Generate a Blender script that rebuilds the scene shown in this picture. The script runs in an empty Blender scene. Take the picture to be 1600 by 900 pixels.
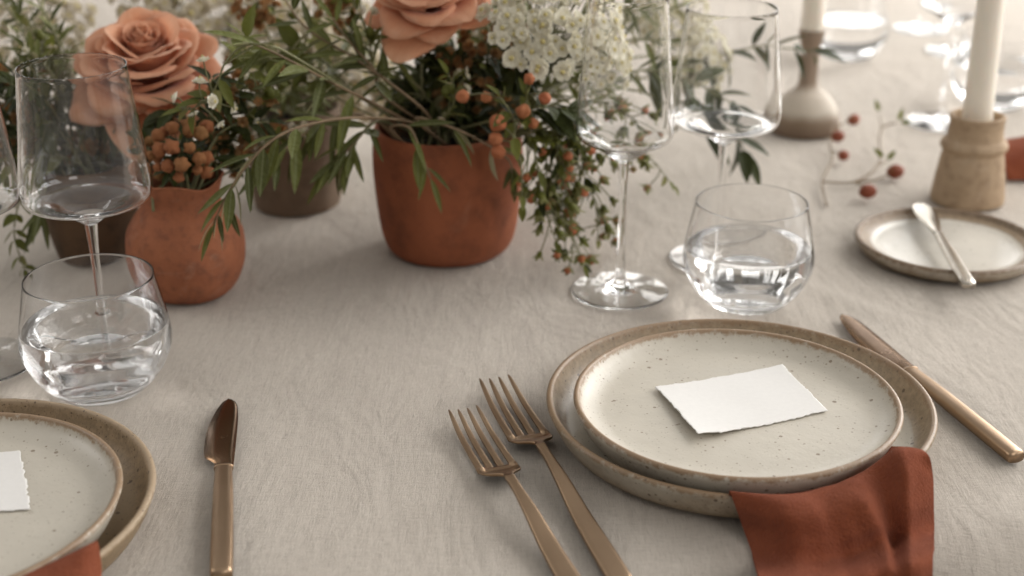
import bpy, bmesh, math, random
import numpy as np
from mathutils import Vector, Matrix, noise

R = math.radians
random.seed(7)
scene = bpy.context.scene
C = scene.collection

# ------------------------------------------------------------------ camera
CAM_H, PITCH, FPX = 0.459, R(23.04), 2222.0
cam_d = bpy.data.cameras.new('camera')
cam = bpy.data.objects.new('camera', cam_d); C.objects.link(cam)
cam.location = (0, 0, CAM_H); cam.rotation_euler = (R(90) - PITCH, 0, 0)
cam_d.sensor_width = 36.0; cam_d.lens = 36.0 * FPX / 1600.0
cam_d.clip_start = 0.02; cam_d.clip_end = 60
cam_d.dof.use_dof = True; cam_d.dof.focus_distance = 0.925; cam_d.dof.aperture_fstop = 4.6
scene.camera = cam

# ------------------------------------------------------------------ world and lamps
w = bpy.data.worlds.new('World'); scene.world = w; w.use_nodes = True
# a pale ceiling above, dimmer walls round about
wb = w.node_tree.nodes['Background']
wt = w.node_tree
tc = wt.nodes.new('ShaderNodeTexCoord'); sx = wt.nodes.new('ShaderNodeSeparateXYZ'); rp = wt.nodes.new('ShaderNodeValToRGB')
wt.links.new(tc.outputs['Generated'], sx.inputs[0]); wt.links.new(sx.outputs['Z'], rp.inputs[0]); wt.links.new(rp.outputs[0], wb.inputs['Color'])
rp.color_ramp.elements[0].position = 0.0; rp.color_ramp.elements[0].color = (.24, .225, .205, 1)
rp.color_ramp.elements[1].position = 0.85; rp.color_ramp.elements[1].color = (.74, .72, .69, 1)
wb.inputs['Strength'].default_value = 0.66

def area(name, loc, target, sx, sy, power, col):
    d = bpy.data.lights.new(name, 'AREA'); d.shape = 'RECTANGLE'; d.size = sx; d.size_y = sy
    d.energy = power; d.color = col
    o = bpy.data.objects.new(name, d); C.objects.link(o); o.location = loc
    o.rotation_euler = (Vector(target) - Vector(loc)).to_track_quat('-Z', 'Y').to_euler()
    return o
# the room's tall windows: a long bright row on the right, low bright ones far behind, small panes on the left
for (x, y, p) in ((2.35, .35, 15), (2.35, 1.40, 25), (2.30, 2.45, 43), (1.95, 3.45, 58)):
    area('window_lamp', (x, y, 1.25), (x - 2.0, y - .25, .75), 0.92, 2.1, p, (1.0, 0.985, 0.965))
for (x, p) in ((-1.1, 6), (.15, 7.5), (1.15, 8.5)):
    area('window_lamp', (x, 4.6, .85), (x * .4, 1.2, .1), 0.85, 0.85, p, (1.0, 0.98, 0.95))
for i in range(2):
    for j in range(3):
        area('window_pane_lamp', (-2.25 + .1 * i, 1.35 + .42 * i, 0.95 + .40 * j), (0, 1.0, 0.05), 0.32, 0.30, 1.3, (1.0, 0.97, 0.94))
area('window_lamp', (1.8, -1.5, 1.4), (0.2, .8, 0.0), 0.9, 1.6, 13, (1.0, 0.97, 0.94))

scene.view_settings.view_transform = 'Standard'
scene.view_settings.look = 'None'
scene.view_settings.exposure = 0.25
scene.view_settings.gamma = 1.0
scene.render.engine = 'CYCLES'
cy = scene.cycles
cy.use_denoising = True
cy.max_bounces = 24; cy.transmission_bounces = 20; cy.transparent_max_bounces = 16
cy.glossy_bounces = 8; cy.diffuse_bounces = 4
cy.caustics_reflective = False; cy.caustics_refractive = True
cy.blur_glossy = 0.0; cy.sample_clamp_indirect = 8.0

# ------------------------------------------------------------------ geometry helpers
CP, SP = math.cos(PITCH), math.sin(PITCH)
CAMV = Vector((0, 0, CAM_H))
EDGE_A = R(14.7)                                     # the table's edge turns away to the right
E1 = Vector((math.cos(EDGE_A), math.sin(EDGE_A), 0)) # along the edge
E2 = Vector((-math.sin(EDGE_A), math.cos(EDGE_A), 0))# across the table, away from the seats
def ray(px, py):
    X = (px - 800) / FPX; Y = (py - 450) / FPX
    return Vector((X, CP - Y * SP, -SP - Y * CP))
def at(px, py, z=0.0):
    d = ray(px, py); return CAMV + d * ((z - CAM_H) / d.z)
def atY(px, py, y):
    d = ray(px, py); return CAMV + d * (y / d.y)
def at_across(px, py, a):
    d = ray(px, py); return CAMV + d * (a / d.dot(E2))
def tbl(u, v, z=0): return E1 * u + E2 * v + Vector((0, 0, z))

def mesh(name, verts, faces, smooth=True):
    me = bpy.data.meshes.new(name)
    me.from_pydata([tuple(v) for v in verts], [], faces)
    me.update()
    if smooth: me.polygons.foreach_set('use_smooth', [True] * len(me.polygons))
    return me
def obj(name, me, mat, parent=None, loc=(0, 0, 0)):
    o = bpy.data.objects.new(name, me); C.objects.link(o)
    if mat is not None and len(me.materials) == 0: me.materials.append(mat)
    o.location = loc
    if parent: o.parent = parent
    return o
def tag(o, label, cat, group=None, kind=None):
    o['label'] = label; o['category'] = cat
    if group: o['group'] = group
    if kind: o['kind'] = kind
    return o
def thing(name, label, cat, loc=(0, 0, 0), rz=0, group=None):
    o = bpy.data.objects.new(name, None); C.objects.link(o)
    o.empty_display_size = 0.02
    o.location = loc; o.rotation_euler = (0, 0, rz)
    return tag(o, label, cat, group)
def lathe(name, prof, n=96, wob=0.0, seed=0, close_start=True, close_end=True, attr=None):
    """prof: list of (r, z); ends with r == 0 become poles"""
    verts, faces, vals = [], [], []
    rings = []
    for k, (r, z) in enumerate(prof):
        if r <= 1e-7:
            rings.append([len(verts)]); verts.append((0, 0, z)); vals.append(k)
        else:
            ring = []
            for i in range(n):
                a = 2 * math.pi * i / n
                q = r
                if wob:
                    q += wob * (math.sin(2 * a + seed) + .6 * math.sin(3 * a + 2.1 * seed) + .4 * math.sin(5 * a + seed * 3.3))
                ring.append(len(verts)); verts.append((q * math.cos(a), q * math.sin(a), z)); vals.append(k)
            rings.append(ring)
    for A, B in zip(rings, rings[1:]):
        if len(A) == 1 and len(B) == 1: continue
        for i in range(n):
            j = (i + 1) % n
            if len(A) == 1: faces.append((A[0], B[j], B[i]))
            elif len(B) == 1: faces.append((A[i], A[j], B[0]))
            else: faces.append((A[i], A[j], B[j], B[i]))
    me = mesh(name, verts, faces)
    if attr:
        for nm, arr in attr.items():
            at_ = me.attributes.new(nm, 'FLOAT', 'POINT')
            at_.data.foreach_set('value', [float(arr[k]) for k in vals])
    return me
def smooth_prof(ctrl, sub=6):
    """Catmull-Rom through profile points"""
    out = []
    P = [ctrl[0]] + list(ctrl) + [ctrl[-1]]
    for i in range(1, len(P) - 2):
        for s in range(sub):
            out.append(cr(P[i - 1], P[i], P[i + 1], P[i + 2], s / sub))
    out.append(tuple(ctrl[-1]))
    return [(max(a, 0), b) for a, b in out]
def cr(p0, p1, p2, p3, t):
    r = []
    for a, b, c, d in zip(p0, p1, p2, p3):
        r.append(.5 * (2 * b + (c - a) * t + (2 * a - 5 * b + 4 * c - d) * t * t + (3 * b - a - 3 * c + d) * t ** 3))
    return tuple(r)
def spline(pts, sub=8):
    P = [tuple(p) for p in pts]; P = [P[0]] + P + [P[-1]]
    out = []
    for i in range(1, len(P) - 2):
        for s in range(sub): out.append(Vector(cr(P[i - 1], P[i], P[i + 1], P[i + 2], s / sub)))
    out.append(Vector(P[-1]))
    return out
def tube_data(path, r0, r1, n=6, base=0, cap=True):
    verts, faces = [], []
    N = len(path); up = Vector((0.13, 0.2, 1)).normalized()
    for k, p in enumerate(path):
        t = (path[min(k + 1, N - 1)] - path[max(k - 1, 0)])
        t = t.normalized() if t.length > 1e-9 else Vector((0, 0, 1))
        a = t.cross(up)
        if a.length < 1e-3: a = t.cross(Vector((1, 0, 0)))
        a.normalize(); b = a.cross(t)
        r = r0 + (r1 - r0) * k / max(N - 1, 1)
        for i in range(n):
            g = 2 * math.pi * i / n
            verts.append(p + a * (r * math.cos(g)) + b * (r * math.sin(g)))
    for k in range(N - 1):
        for i in range(n):
            j = (i + 1) % n
            faces.append((base + k * n + i, base + k * n + j, base + (k + 1) * n + j, base + (k + 1) * n + i))
    if cap:
        faces.append(tuple(base + i for i in range(n))[::-1]); faces.append(tuple(base + (N - 1) * n + i for i in range(n)))
    return verts, faces
def frame(p, d, nrm, s=1.0, sx=None):
    """matrix: local y along d, local z near nrm"""
    y = d.normalized(); x = y.cross(nrm)
    if x.length < 1e-4: x = y.cross(Vector((1, .3, .2)))
    x.normalize(); z = x.cross(y)
    sx = s if sx is None else sx
    return Matrix(((x.x * sx, y.x * s, z.x * s, p.x), (x.y * sx, y.y * s, z.y * s, p.y), (x.z * sx, y.z * s, z.z * s, p.z), (0, 0, 0, 1)))
def part(name, me, parent, M):
    """child placed by a world matrix under an unrotated root"""
    o = bpy.data.objects.new(name, me); C.objects.link(o); o.parent = parent
    root = parent; off = Vector(parent.location)
    while root.parent: root = root.parent; off += Vector(root.location)
    o.matrix_basis = Matrix.Translation(-off) @ M
    return o
def copy_tree(o, parent=None):
    c = o.copy(); C.objects.link(c); c.parent = parent
    for ch in list(o.children): copy_tree(ch, c)
    return c

# ------------------------------------------------------------------ materials
class NT:
    def __init__(s, name):
        s.m = bpy.data.materials.new(name); s.m.use_nodes = True; s.t = s.m.node_tree
        s.b = s.t.nodes['Principled BSDF']; s.out = s.t.nodes['Material Output']
    def n(s, typ, **kw):
        nd = s.t.nodes.new(typ)
        for k, v in kw.items(): setattr(nd, k, v)
        return nd
    def l(s, a, b): s.t.links.new(a, b)
    def coord(s, sc=(1, 1, 1), which='Object', rot=(0, 0, 0)):
        c = s.n('ShaderNodeTexCoord'); m = s.n('ShaderNodeMapping'); m.inputs['Scale'].default_value = sc
        m.inputs['Rotation'].default_value = rot
        s.l(c.outputs[which], m.inputs['Vector']); return m.outputs[0]
    def noise(s, vec, scale, detail=4, rough=.55, dist=0):
        nd = s.n('ShaderNodeTexNoise'); nd.inputs['Scale'].default_value = scale
        nd.inputs['Detail'].default_value = detail; nd.inputs['Roughness'].default_value = rough
        nd.inputs['Distortion'].default_value = dist
        s.l(vec, nd.inputs['Vector']); return nd.outputs['Fac']
    def ramp(s, fac, stops):
        r = s.n('ShaderNodeValToRGB'); el = r.color_ramp.elements
        while len(el) < len(stops): el.new(.5)
        for e, (p, c) in zip(el, stops):
            e.position = p; e.color = (c, c, c, 1) if isinstance(c, (int, float)) else (*c, 1)
        s.l(fac, r.inputs[0]); return r.outputs[0]
    def mix(s, fac, a, b, mode='MIX'):
        m = s.n('ShaderNodeMix', data_type='RGBA', blend_type=mode)
        for sock, v in ((m.inputs[0], fac), (m.inputs[6], a), (m.inputs[7], b)):
            if isinstance(v, (int, float)): sock.default_value = v
            elif isinstance(v, tuple): sock.default_value = (*v, 1)
            else: s.l(v, sock)
        return m.outputs[2]
    def math(s, op, a, b=0.0):
        m = s.n('ShaderNodeMath', operation=op)
        for sock, v in ((m.inputs[0], a), (m.inputs[1], b)):
            if isinstance(v, (int, float)): sock.default_value = v
            else: s.l(v, sock)
        return m.outputs[0]
    def bump(s, h, strength, dist, prev=None):
        b = s.n('ShaderNodeBump'); b.inputs['Strength'].default_value = strength; b.inputs['Distance'].default_value = dist
        s.l(h, b.inputs['Height'])
        if prev is not None: s.l(prev, b.inputs['Normal'])
        return b.outputs[0]
    def set(s, **kw):
        for k, v in kw.items():
            sock = s.b.inputs[k.replace('_', ' ')]
            if isinstance(v, (int, float)): sock.default_value = v
            elif isinstance(v, tuple): sock.default_value = (*v, 1) if len(v) == 3 and sock.type == 'RGBA' else v
            else: s.l(v, sock)
        return s.m

def mat_linen():
    s = NT('linen')
    v = s.coord((1, 1, 1), rot=(0, 0, -EDGE_A))
    va = s.coord((2600, 150, 300), rot=(0, 0, -EDGE_A)); vb = s.coord((150, 2600, 300), rot=(0, 0, -EDGE_A))
    a = s.noise(va, 1, 2, .6); b = s.noise(vb, 1, 2, .6)
    weave = s.math('ADD', a, b)
    slub = s.noise(s.coord((420, 26, 60), rot=(0, 0, -EDGE_A)), 1, 3, .6)
    cloud = s.noise(v, 9, 5, .6)
    crease = s.math('ADD', s.math('MULTIPLY', s.noise(s.coord((85, 24, 30), rot=(0, 0, .30)), 1, 3, .5, .6), .62), s.math('MULTIPLY', s.noise(s.coord((20, 9, 30), rot=(0, 0, .45)), 1, 3, .5, .9), 2.6))
    col = s.mix(s.ramp(cloud, [(.3, 0.0), (.7, 1.0)]), (.530, .468, .402), (.588, .524, .452))
    col = s.mix(s.math('MULTIPLY', s.ramp(slub, [(.4, 0.0), (.75, 1.0)]), .35), col, (.675, .61, .535))
    col = s.mix(s.math('MULTIPLY', s.ramp(weave, [(.8, 1.0), (1.1, 0.0)]), .5), col, (.365, .318, .268))
    n1 = s.bump(crease, .72, .0042)
    n2 = s.bump(slub, .5, .0008, n1)
    n3 = s.bump(weave, 1.0, .0008, n2)
    return s.set(Base_Color=col, Roughness=.88, Normal=n3, Sheen_Weight=.12, Sheen_Roughness=.5, Specular_IOR_Level=.25)

def mat_ceramic(name, floor, wall, rim, speck, wall_rough=.4, floor_rough=.2, spd=1.0, dens=.62):
    """attributes on the mesh: rim (bare clay lip), wall"""
    s = NT(name)
    v = s.coord()
    ar = s.n('ShaderNodeAttribute', attribute_name='rim').outputs['Fac']
    aw = s.n('ShaderNodeAttribute', attribute_name='wall').outputs['Fac']
    nz = s.noise(v, 28, 5, .6)
    fl = s.mix(s.ramp(nz, [(.3, 0.), (.7, 1.)]), floor, tuple(c * .9 for c in floor))
    wnz = s.noise(v, 220, 4, .7)
    wl = s.mix(s.ramp(wnz, [(.35, 0.), (.7, 1.)]), wall, tuple(c * .62 for c in wall))
    wf = s.math('ADD', aw, s.math('MULTIPLY', s.math('SUBTRACT', nz, .5), .55))
    col = s.mix(s.ramp(wf, [(.35, 0.), (.65, 1.)]), fl, wl)
    rf = s.math('ADD', ar, s.math('MULTIPLY', s.math('SUBTRACT', s.noise(v, 190, 5, .75), .5), 1.7))
    col = s.mix(s.ramp(rf, [(.45, 0.), (.8, 1.)]), col, rim)
    # iron specks of three sizes
    for sc, th, amt in ((150, .14, .9), (330, .18, .75), (75, .07, .95), (620, .2, .55)):
        vo = s.n('ShaderNodeTexVoronoi', feature='F1'); vo.inputs['Scale'].default_value = sc
        s.l(v, vo.inputs['Vector'])
        rnd = s.n('ShaderNodeSeparateColor'); s.l(vo.outputs['Color'], rnd.inputs[0])
        keep = s.math('GREATER_THAN', s.math('ADD', rnd.outputs[0], s.math('MULTIPLY', aw, .22)), dens)
        size = s.math('MULTIPLY', rnd.outputs[1], th * 1.6)
        inside = s.math('LESS_THAN', vo.outputs['Distance'], size)
        col = s.mix(s.math('MULTIPLY', s.math('MULTIPLY', inside, keep), amt * spd), col, speck)
    h = s.noise(v, 60, 3, .6)
    n1 = s.bump(h, .25, .001)
    n2 = s.bump(wnz, .22, .0006, n1)
    ro = s.math('ADD', s.math('MULTIPLY', s.math('MAXIMUM', ar, aw), wall_rough - floor_rough), floor_rough)
    return s.set(Base_Color=col, Roughness=ro, Normal=n2, Specular_IOR_Level=.5)

def mat_clay(name, c1, c2, dark, rough=.75, sc=14, bump=.25, pale=None, rand=None):
    s = NT(name); v = s.coord()
    a = s.noise(v, sc, 6, .65, .4); b = s.noise(v, sc * 4.2, 5, .65)
    col = s.mix(s.ramp(a, [(.3, 0.), (.7, 1.)]), c1, c2)
    col = s.mix(s.math('MULTIPLY', s.ramp(b, [(.48, 0.), (.72, 1.)]), .75), col, dark)
    if pale: col = s.mix(s.math('MULTIPLY', s.ramp(s.noise(v, sc * 1.7, 6, .7, 1.0), [(.58, 0.), (.78, 1.)]), .45), col, pale)
    if rand: col = s.mix(s.math('MULTIPLY', s.math('POWER', s.n('ShaderNodeObjectInfo').outputs['Random'], 1.8), .5), col, rand)
    rings = s.noise(s.coord((6, 6, 420)), 1, 3, .6)
    n = s.bump(rings, .22, .0012); n = s.bump(b, bump, .0018, n); n = s.bump(s.noise(v, 900, 2), .15, .0004, n)
    return s.set(Base_Color=col, Roughness=rough, Normal=n, Specular_IOR_Level=.3)

def mat_metal(name, col, rough, dark):
    s = NT(name); v = s.coord()
    sm = s.noise(v, 60, 4, .6)
    br = s.noise(s.coord((900, 30, 900)), 1, 3, .6)
    c = s.mix(s.ramp(s.noise(v, 25, 3, .5), [(.3, 0.), (.8, .7)]), col, dark)
    ro = s.math('ADD', s.math('MULTIPLY', sm, .10), rough - .04)
    return s.set(Base_Color=c, Metallic=1.0, Roughness=ro, Normal=s.bump(br, .08, .00008))

def mat_glass(name, ior=1.47, tint=(1, 1, 1)):
    s = NT(name)
    return s.set(Base_Color=tint, Roughness=0.0, IOR=ior, Transmission_Weight=1.0)

def mat_leaf(name, top, under, var=.35, rough=.45, trans=.22, vein=None):
    s = NT(name); v = s.coord()
    oi = s.n('ShaderNodeObjectInfo').outputs['Random']
    geo = s.n('ShaderNodeNewGeometry').outputs['Backfacing']
    nz = s.noise(v, 3.5, 4, .6)
    t2 = s.mix(oi, tuple(c * (1 - var) for c in top), tuple(min(1, c * (1 + var)) for c in top))
    t2 = s.mix(s.math('MULTIPLY', s.ramp(nz, [(.45, 0.), (.7, 1.)]), .4), t2, tuple(c * .6 for c in top))
    if vein:
        sx = s.n('ShaderNodeSeparateXYZ'); s.l(s.n('ShaderNodeTexCoord').outputs['Object'], sx.inputs[0])
        vf = s.ramp(s.math('ABSOLUTE', sx.outputs[0]), [(.0, 1.), (.025, 0.)])
        t2 = s.mix(s.math('MULTIPLY', vf, .55), t2, vein)
    col = s.mix(geo, t2, under)
    s.set(Base_Color=col, Roughness=rough, Specular_IOR_Level=.25, Normal=s.bump(s.noise(v, 9, 3), .25, .02))
    tr = s.n('ShaderNodeBsdfTranslucent'); s.l(col, tr.inputs[0])
    mx = s.n('ShaderNodeMixShader'); mx.inputs[0].default_value = trans
    s.l(s.b.outputs[0], mx.inputs[1]); s.l(tr.outputs[0], mx.inputs[2]); s.l(mx.outputs[0], s.out.inputs[0])
    return s.m

def mat_petal(name, c1, c2, trans=.3, sc=40, rough=.6):
    s = NT(name); v = s.coord()
    oi = s.n('ShaderNodeObjectInfo').outputs['Random']
    nz = s.noise(v, sc, 4, .6)
    f = s.math('ADD', s.math('MULTIPLY', nz, .7), s.math('MULTIPLY', oi, .4))
    col = s.mix(s.ramp(f, [(.25, 0.), (.8, 1.)]), c1, c2)
    vn = s.noise(s.coord((500, 500, 60)), 1, 3, .6)
    s.set(Base_Color=col, Roughness=rough, Specular_IOR_Level=.2, Normal=s.bump(vn, .2, .0006), Sheen_Weight=.15)
    tr = s.n('ShaderNodeBsdfTranslucent'); s.l(col, tr.inputs[0])
    mx = s.n('ShaderNodeMixShader'); mx.inputs[0].default_value = trans
    s.l(s.b.outputs[0], mx.inputs[1]); s.l(tr.outputs[0], mx.inputs[2]); s.l(mx.outputs[0], s.out.inputs[0])
    return s.m

def mat_cloth(name, c1, c2):
    s = NT(name); v = s.coord()
    a = s.noise(v, 30, 5, .6)
    wv = s.math('ADD', s.noise(s.coord((2200, 260, 260)), 1, 2), s.noise(s.coord((260, 2200, 260)), 1, 2))
    col = s.mix(s.ramp(a, [(.3, 0.), (.7, 1.)]), c1, c2)
    col = s.mix(s.math('MULTIPLY', s.ramp(wv, [(.8, 1.), (1.1, 0.)]), .25), col, tuple(c * .5 for c in c1))
    n = s.bump(s.noise(v, 150, 6, .7, .4), .35, .002); n = s.bump(wv, 1.0, .0012, n)
    return s.set(Base_Color=col, Roughness=1.0, Normal=n, Sheen_Weight=.06, Sheen_Roughness=.6, Specular_IOR_Level=.05)

def mat_plain(name, col, rough=.6, var=.25, sc=200, sss=0.0):
    s = NT(name); v = s.coord()
    c = s.mix(s.noise(v, sc, 4, .6), tuple(x * (1 - var) for x in col), tuple(min(1, x * (1 + var)) for x in col))
    s.set(Base_Color=c, Roughness=rough)
    if sss: s.set(Subsurface_Weight=sss, Subsurface_Scale=.01, Subsurface_Radius=(1., .7, .5))
    return s.m

M_LINEN = mat_linen()
M_PLATE = mat_ceramic('stoneware_glazed', (.52, .475, .395), (.35, .265, .175), (.25, .165, .095), (.10, .065, .04), .45, .33, 1.0, .68)
M_PLATE2 = mat_ceramic('stoneware_raw', (.27, .195, .115), (.29, .205, .12), (.34, .25, .16), (.07, .042, .024), .6, .5, 1.0, .5)
M_SALAD = mat_ceramic('stoneware_cream', (.535, .490, .412), (.50, .44, .355), (.27, .18, .107), (.16, .105, .06), .42, .35, .85, .74)
M_BREAD = mat_ceramic('stoneware_pale', (.62, .58, .51), (.30, .215, .135), (.19, .128, .078), (.14, .10, .07), .5, .25, .5)
M_GLASS = mat_glass('clear_glass')
M_WATER = mat_glass('water', 1.333)
M_BRONZE = mat_metal('bronze', (.37, .258, .168), .34, (.28, .19, .118))
M_BLADE = mat_metal('dark_bronze', (.25, .155, .09), .25, (.17, .10, .058))
M_SILVER = mat_metal('pale_steel', (.56, .515, .45), .22, (.48, .435, .375))
M_TERRA = mat_clay('terracotta', (.33, .105, .046), (.225, .068, .030), (.15, .048, .024), .82, 9, .4, (.42, .20, .12))
M_TERRA2 = mat_clay('old_terracotta', (.38, .138, .066), (.255, .088, .043), (.15, .062, .038), .85, 24, .6, (.43, .28, .20))
M_GREYPOT = mat_clay('brown_stone_clay', (.20, .14, .095), (.15, .10, .065), (.10, .07, .045), .8, 14)
M_DARKPOT = mat_clay('dark_clay', (.13, .075, .04), (.09, .052, .028), (.05, .032, .02), .75, 14)
M_HOLDER = mat_clay('sand_stoneware', (.44, .325, .215), (.34, .24, .15), (.22, .145, .09), .75, 26, .35, (.52, .44, .36))
def mat_bell():
    s = NT('two_tone_stoneware'); v = s.coord()
    sx_ = s.n('ShaderNodeSeparateXYZ'); s.l(v, sx_.inputs[0])
    h = s.math('ADD', sx_.outputs[2], s.math('MULTIPLY', s.noise(v, 60, 4, .6), .008))
    col = s.ramp(s.math('MULTIPLY', h, 10), [(.10, (.17, .115, .075)), (.22, (.21, .15, .10)), (.32, (.50, .44, .36)), (.48, (.50, .43, .35)), (.58, (.27, .20, .145))])
    return s.set(Base_Color=col, Roughness=.6, Normal=s.bump(s.noise(v, 200, 4), .2, .001))
M_HOLDER2 = mat_bell()
M_WAX = mat_plain('ivory_wax', (.82, .76, .66), .45, .05, 60, .35)
M_NAPKIN = mat_cloth('rust_linen', (.275, .077, .035), (.222, .058, .027))
M_PAPER = mat_plain('cotton_paper', (.73, .71, .68), .85, .05, 300)
M_ROSE = mat_petal('rose_petal', (.74, .37, .225), (.60, .265, .145), .3, 30)
def mat_rose():
    s = NT('rose_petal')
    uvw = s.n('ShaderNodeAttribute', attribute_name='petal_uv').outputs['Vector']
    mg = s.n('ShaderNodeAttribute', attribute_name='margin').outputs['Fac']
    mp = s.n('ShaderNodeMapping'); mp.inputs['Scale'].default_value = (26, 2.2, 1); s.l(uvw, mp.inputs['Vector'])
    mp2 = s.n('ShaderNodeMapping'); mp2.inputs['Scale'].default_value = (2.2, 2.0, 1); s.l(uvw, mp2.inputs['Vector'])
    vein = s.noise(mp.outputs[0], 1, 3, .6, .4); cloud = s.noise(mp2.outputs[0], 1, 5, .65)
    oi = s.n('ShaderNodeObjectInfo').outputs['Random']
    f = s.math('ADD', mg, s.math('MULTIPLY', s.math('SUBTRACT', cloud, .5), .7))
    col = s.ramp(f, [(.05, (.58, .215, .09)), (.45, (.67, .295, .155)), (.80, (.74, .375, .22)), (1.0, (.78, .46, .30))])
    col = s.mix(s.math('MULTIPLY', oi, .35), col, (.60, .27, .15))
    col = s.mix(s.math('MULTIPLY', s.ramp(vein, [(.5, 0.), (.75, 1.)]), .28), col, (.52, .20, .11))
    col = s.mix(s.math('MULTIPLY', s.ramp(s.math('ADD', mg, s.math('MULTIPLY', s.math('SUBTRACT', cloud, .5), .5)), [(1.02, 0.), (1.12, 1.)]), .6), col, (.42, .22, .12))
    s.set(Base_Color=col, Roughness=.62, Specular_IOR_Level=.18, Normal=s.bump(vein, .3, .0012), Sheen_Weight=.2)
    tr = s.n('ShaderNodeBsdfTranslucent'); s.l(col, tr.inputs[0])
    mx = s.n('ShaderNodeMixShader'); mx.inputs[0].default_value = .38
    s.l(s.b.outputs[0], mx.inputs[1]); s.l(tr.outputs[0], mx.inputs[2]); s.l(mx.outputs[0], s.out.inputs[0])
    return s.m
M_ROSE = mat_rose()
M_WHITE = mat_petal('white_petal', (.90, .87, .77), (.82, .78, .64), .4, 60)
M_CREAM = mat_petal('cream_petal', (.74, .68, .56), (.60, .53, .40), .35, 60)
M_YCENT = mat_plain('flower_eye', (.50, .42, .18), .8)
M_OLIVE = mat_leaf('olive_leaf', (.112, .122, .030), (.30, .285, .16), .5, .5, .25, (.22, .24, .12))
M_DEEP = mat_leaf('deep_green_leaf', (.036, .044, .009), (.08, .088, .03), .4, .5, .2)
M_FRESH = mat_leaf('fresh_green_leaf', (.14, .15, .030), (.22, .215, .08), .35, .5, .3)
M_RUSTLF = mat_leaf('rust_leaf', (.40, .185, .065), (.42, .25, .115), .5, .6, .3)
M_STEM = mat_plain('green_stem', (.17, .165, .075), .6)
M_BSTEM = mat_plain('brown_stem', (.20, .135, .075), .7)
M_BUD = mat_clay('dusty_orange_bud', (.38, .125, .05), (.30, .10, .042), (.27, .17, .06), .8, 140, .6, None, (.30, .20, .07))
M_BERRY = mat_clay('orange_berry', (.52, .165, .072), (.42, .115, .048), (.25, .08, .035), .6, 160, .5, None, (.50, .22, .09))
M_HIP = mat_clay('rosehip_skin', (.31, .085, .042), (.23, .058, .03), (.12, .04, .022), .6, 120, .15)
M_SOIL = mat_clay('dark_soil', (.03, .022, .015), (.02, .015, .01), (.01, .008, .006), .95, 60, .8)

# ------------------------------------------------------------------ table and cloth
def build_cloth():
    a_edge, rad = .648, .052
    us = np.concatenate([np.arange(-1.5, -.5, .03), np.arange(-.5, .95, .0075), np.arange(.95, 2.2, .03)])
    vs = []                                          # (across, z, nrm kind) along the cloth
    for v in np.concatenate([np.arange(2.75, 1.5, -.03), np.arange(1.5, a_edge, -.0075)]): vs.append((v, 0.0, 0.0))
    for k in range(0, 9):
        g = k / 8 * math.pi / 2
        vs.append((a_edge - rad * math.sin(g), -rad + rad * math.cos(g), k / 8))
    for d in np.arange(.01, .52, .0125): vs.append((a_edge - rad, -rad - d, 1.0 + d))
    verts, faces = [], []
    nu = len(us)
    for (v, z, k) in vs:
        for u in us:
            if k == 0:
                zz = .0011 * noise.noise((u * 9, v * 7, 3.1)) + .0006 * noise.noise((u * 25, v * 19, 8.1)) - .0017
                # a soft fold that runs to the right of the bread plate, and two low ones
                q = tbl(u, v)
                for (ax, ay, bx, by, h, wd) in ((.47, 1.10, .62, .86, .0105, .011), (.44, 1.10, .58, .84, -.003, .012), (.245, 1.09, .31, 1.01, .0022, .010),
                                                (.57, .99, .78, .72, .004, .016)):
                    dx, dy = bx - ax, by - ay; L2 = dx * dx + dy * dy
                    t = max(0, min(1, ((q.x - ax) * dx + (q.y - ay) * dy) / L2))
                    dist = math.hypot(q.x - ax - dx * t, q.y - ay - dy * t)
                    fade = min(1, t * 3) * min(1, (1 - t) * 3 + .4)
                    zz += h * fade * math.exp(-(dist / wd) ** 2)
                verts.append(tbl(u, v, zz))
            else:
                amp = .010 * min(1.0, max(0, k - .3)) * (1 + 2.0 * max(0, k - 1))
                f = math.sin(u * 62 + 2.2 * noise.noise((u * 6, 0, 1.7))) * (.6 + .6 * noise.noise((u * 4.5, z * 2, 9)))
                verts.append(tbl(u + .004 * noise.noise((u * 8, z * 6, 5)), v - amp * f * .6, z - .0005))
    for i in range(len(vs) - 1):
        for j in range(nu - 1):
            faces.append((i * nu + j, (i + 1) * nu + j, (i + 1) * nu + j + 1, i * nu + j + 1))
    o = obj('tablecloth', mesh('tablecloth', verts, faces), M_LINEN)
    tag(o, 'beige linen tablecloth covering the table and falling over its edge', 'tablecloth')
build_cloth()

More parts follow.
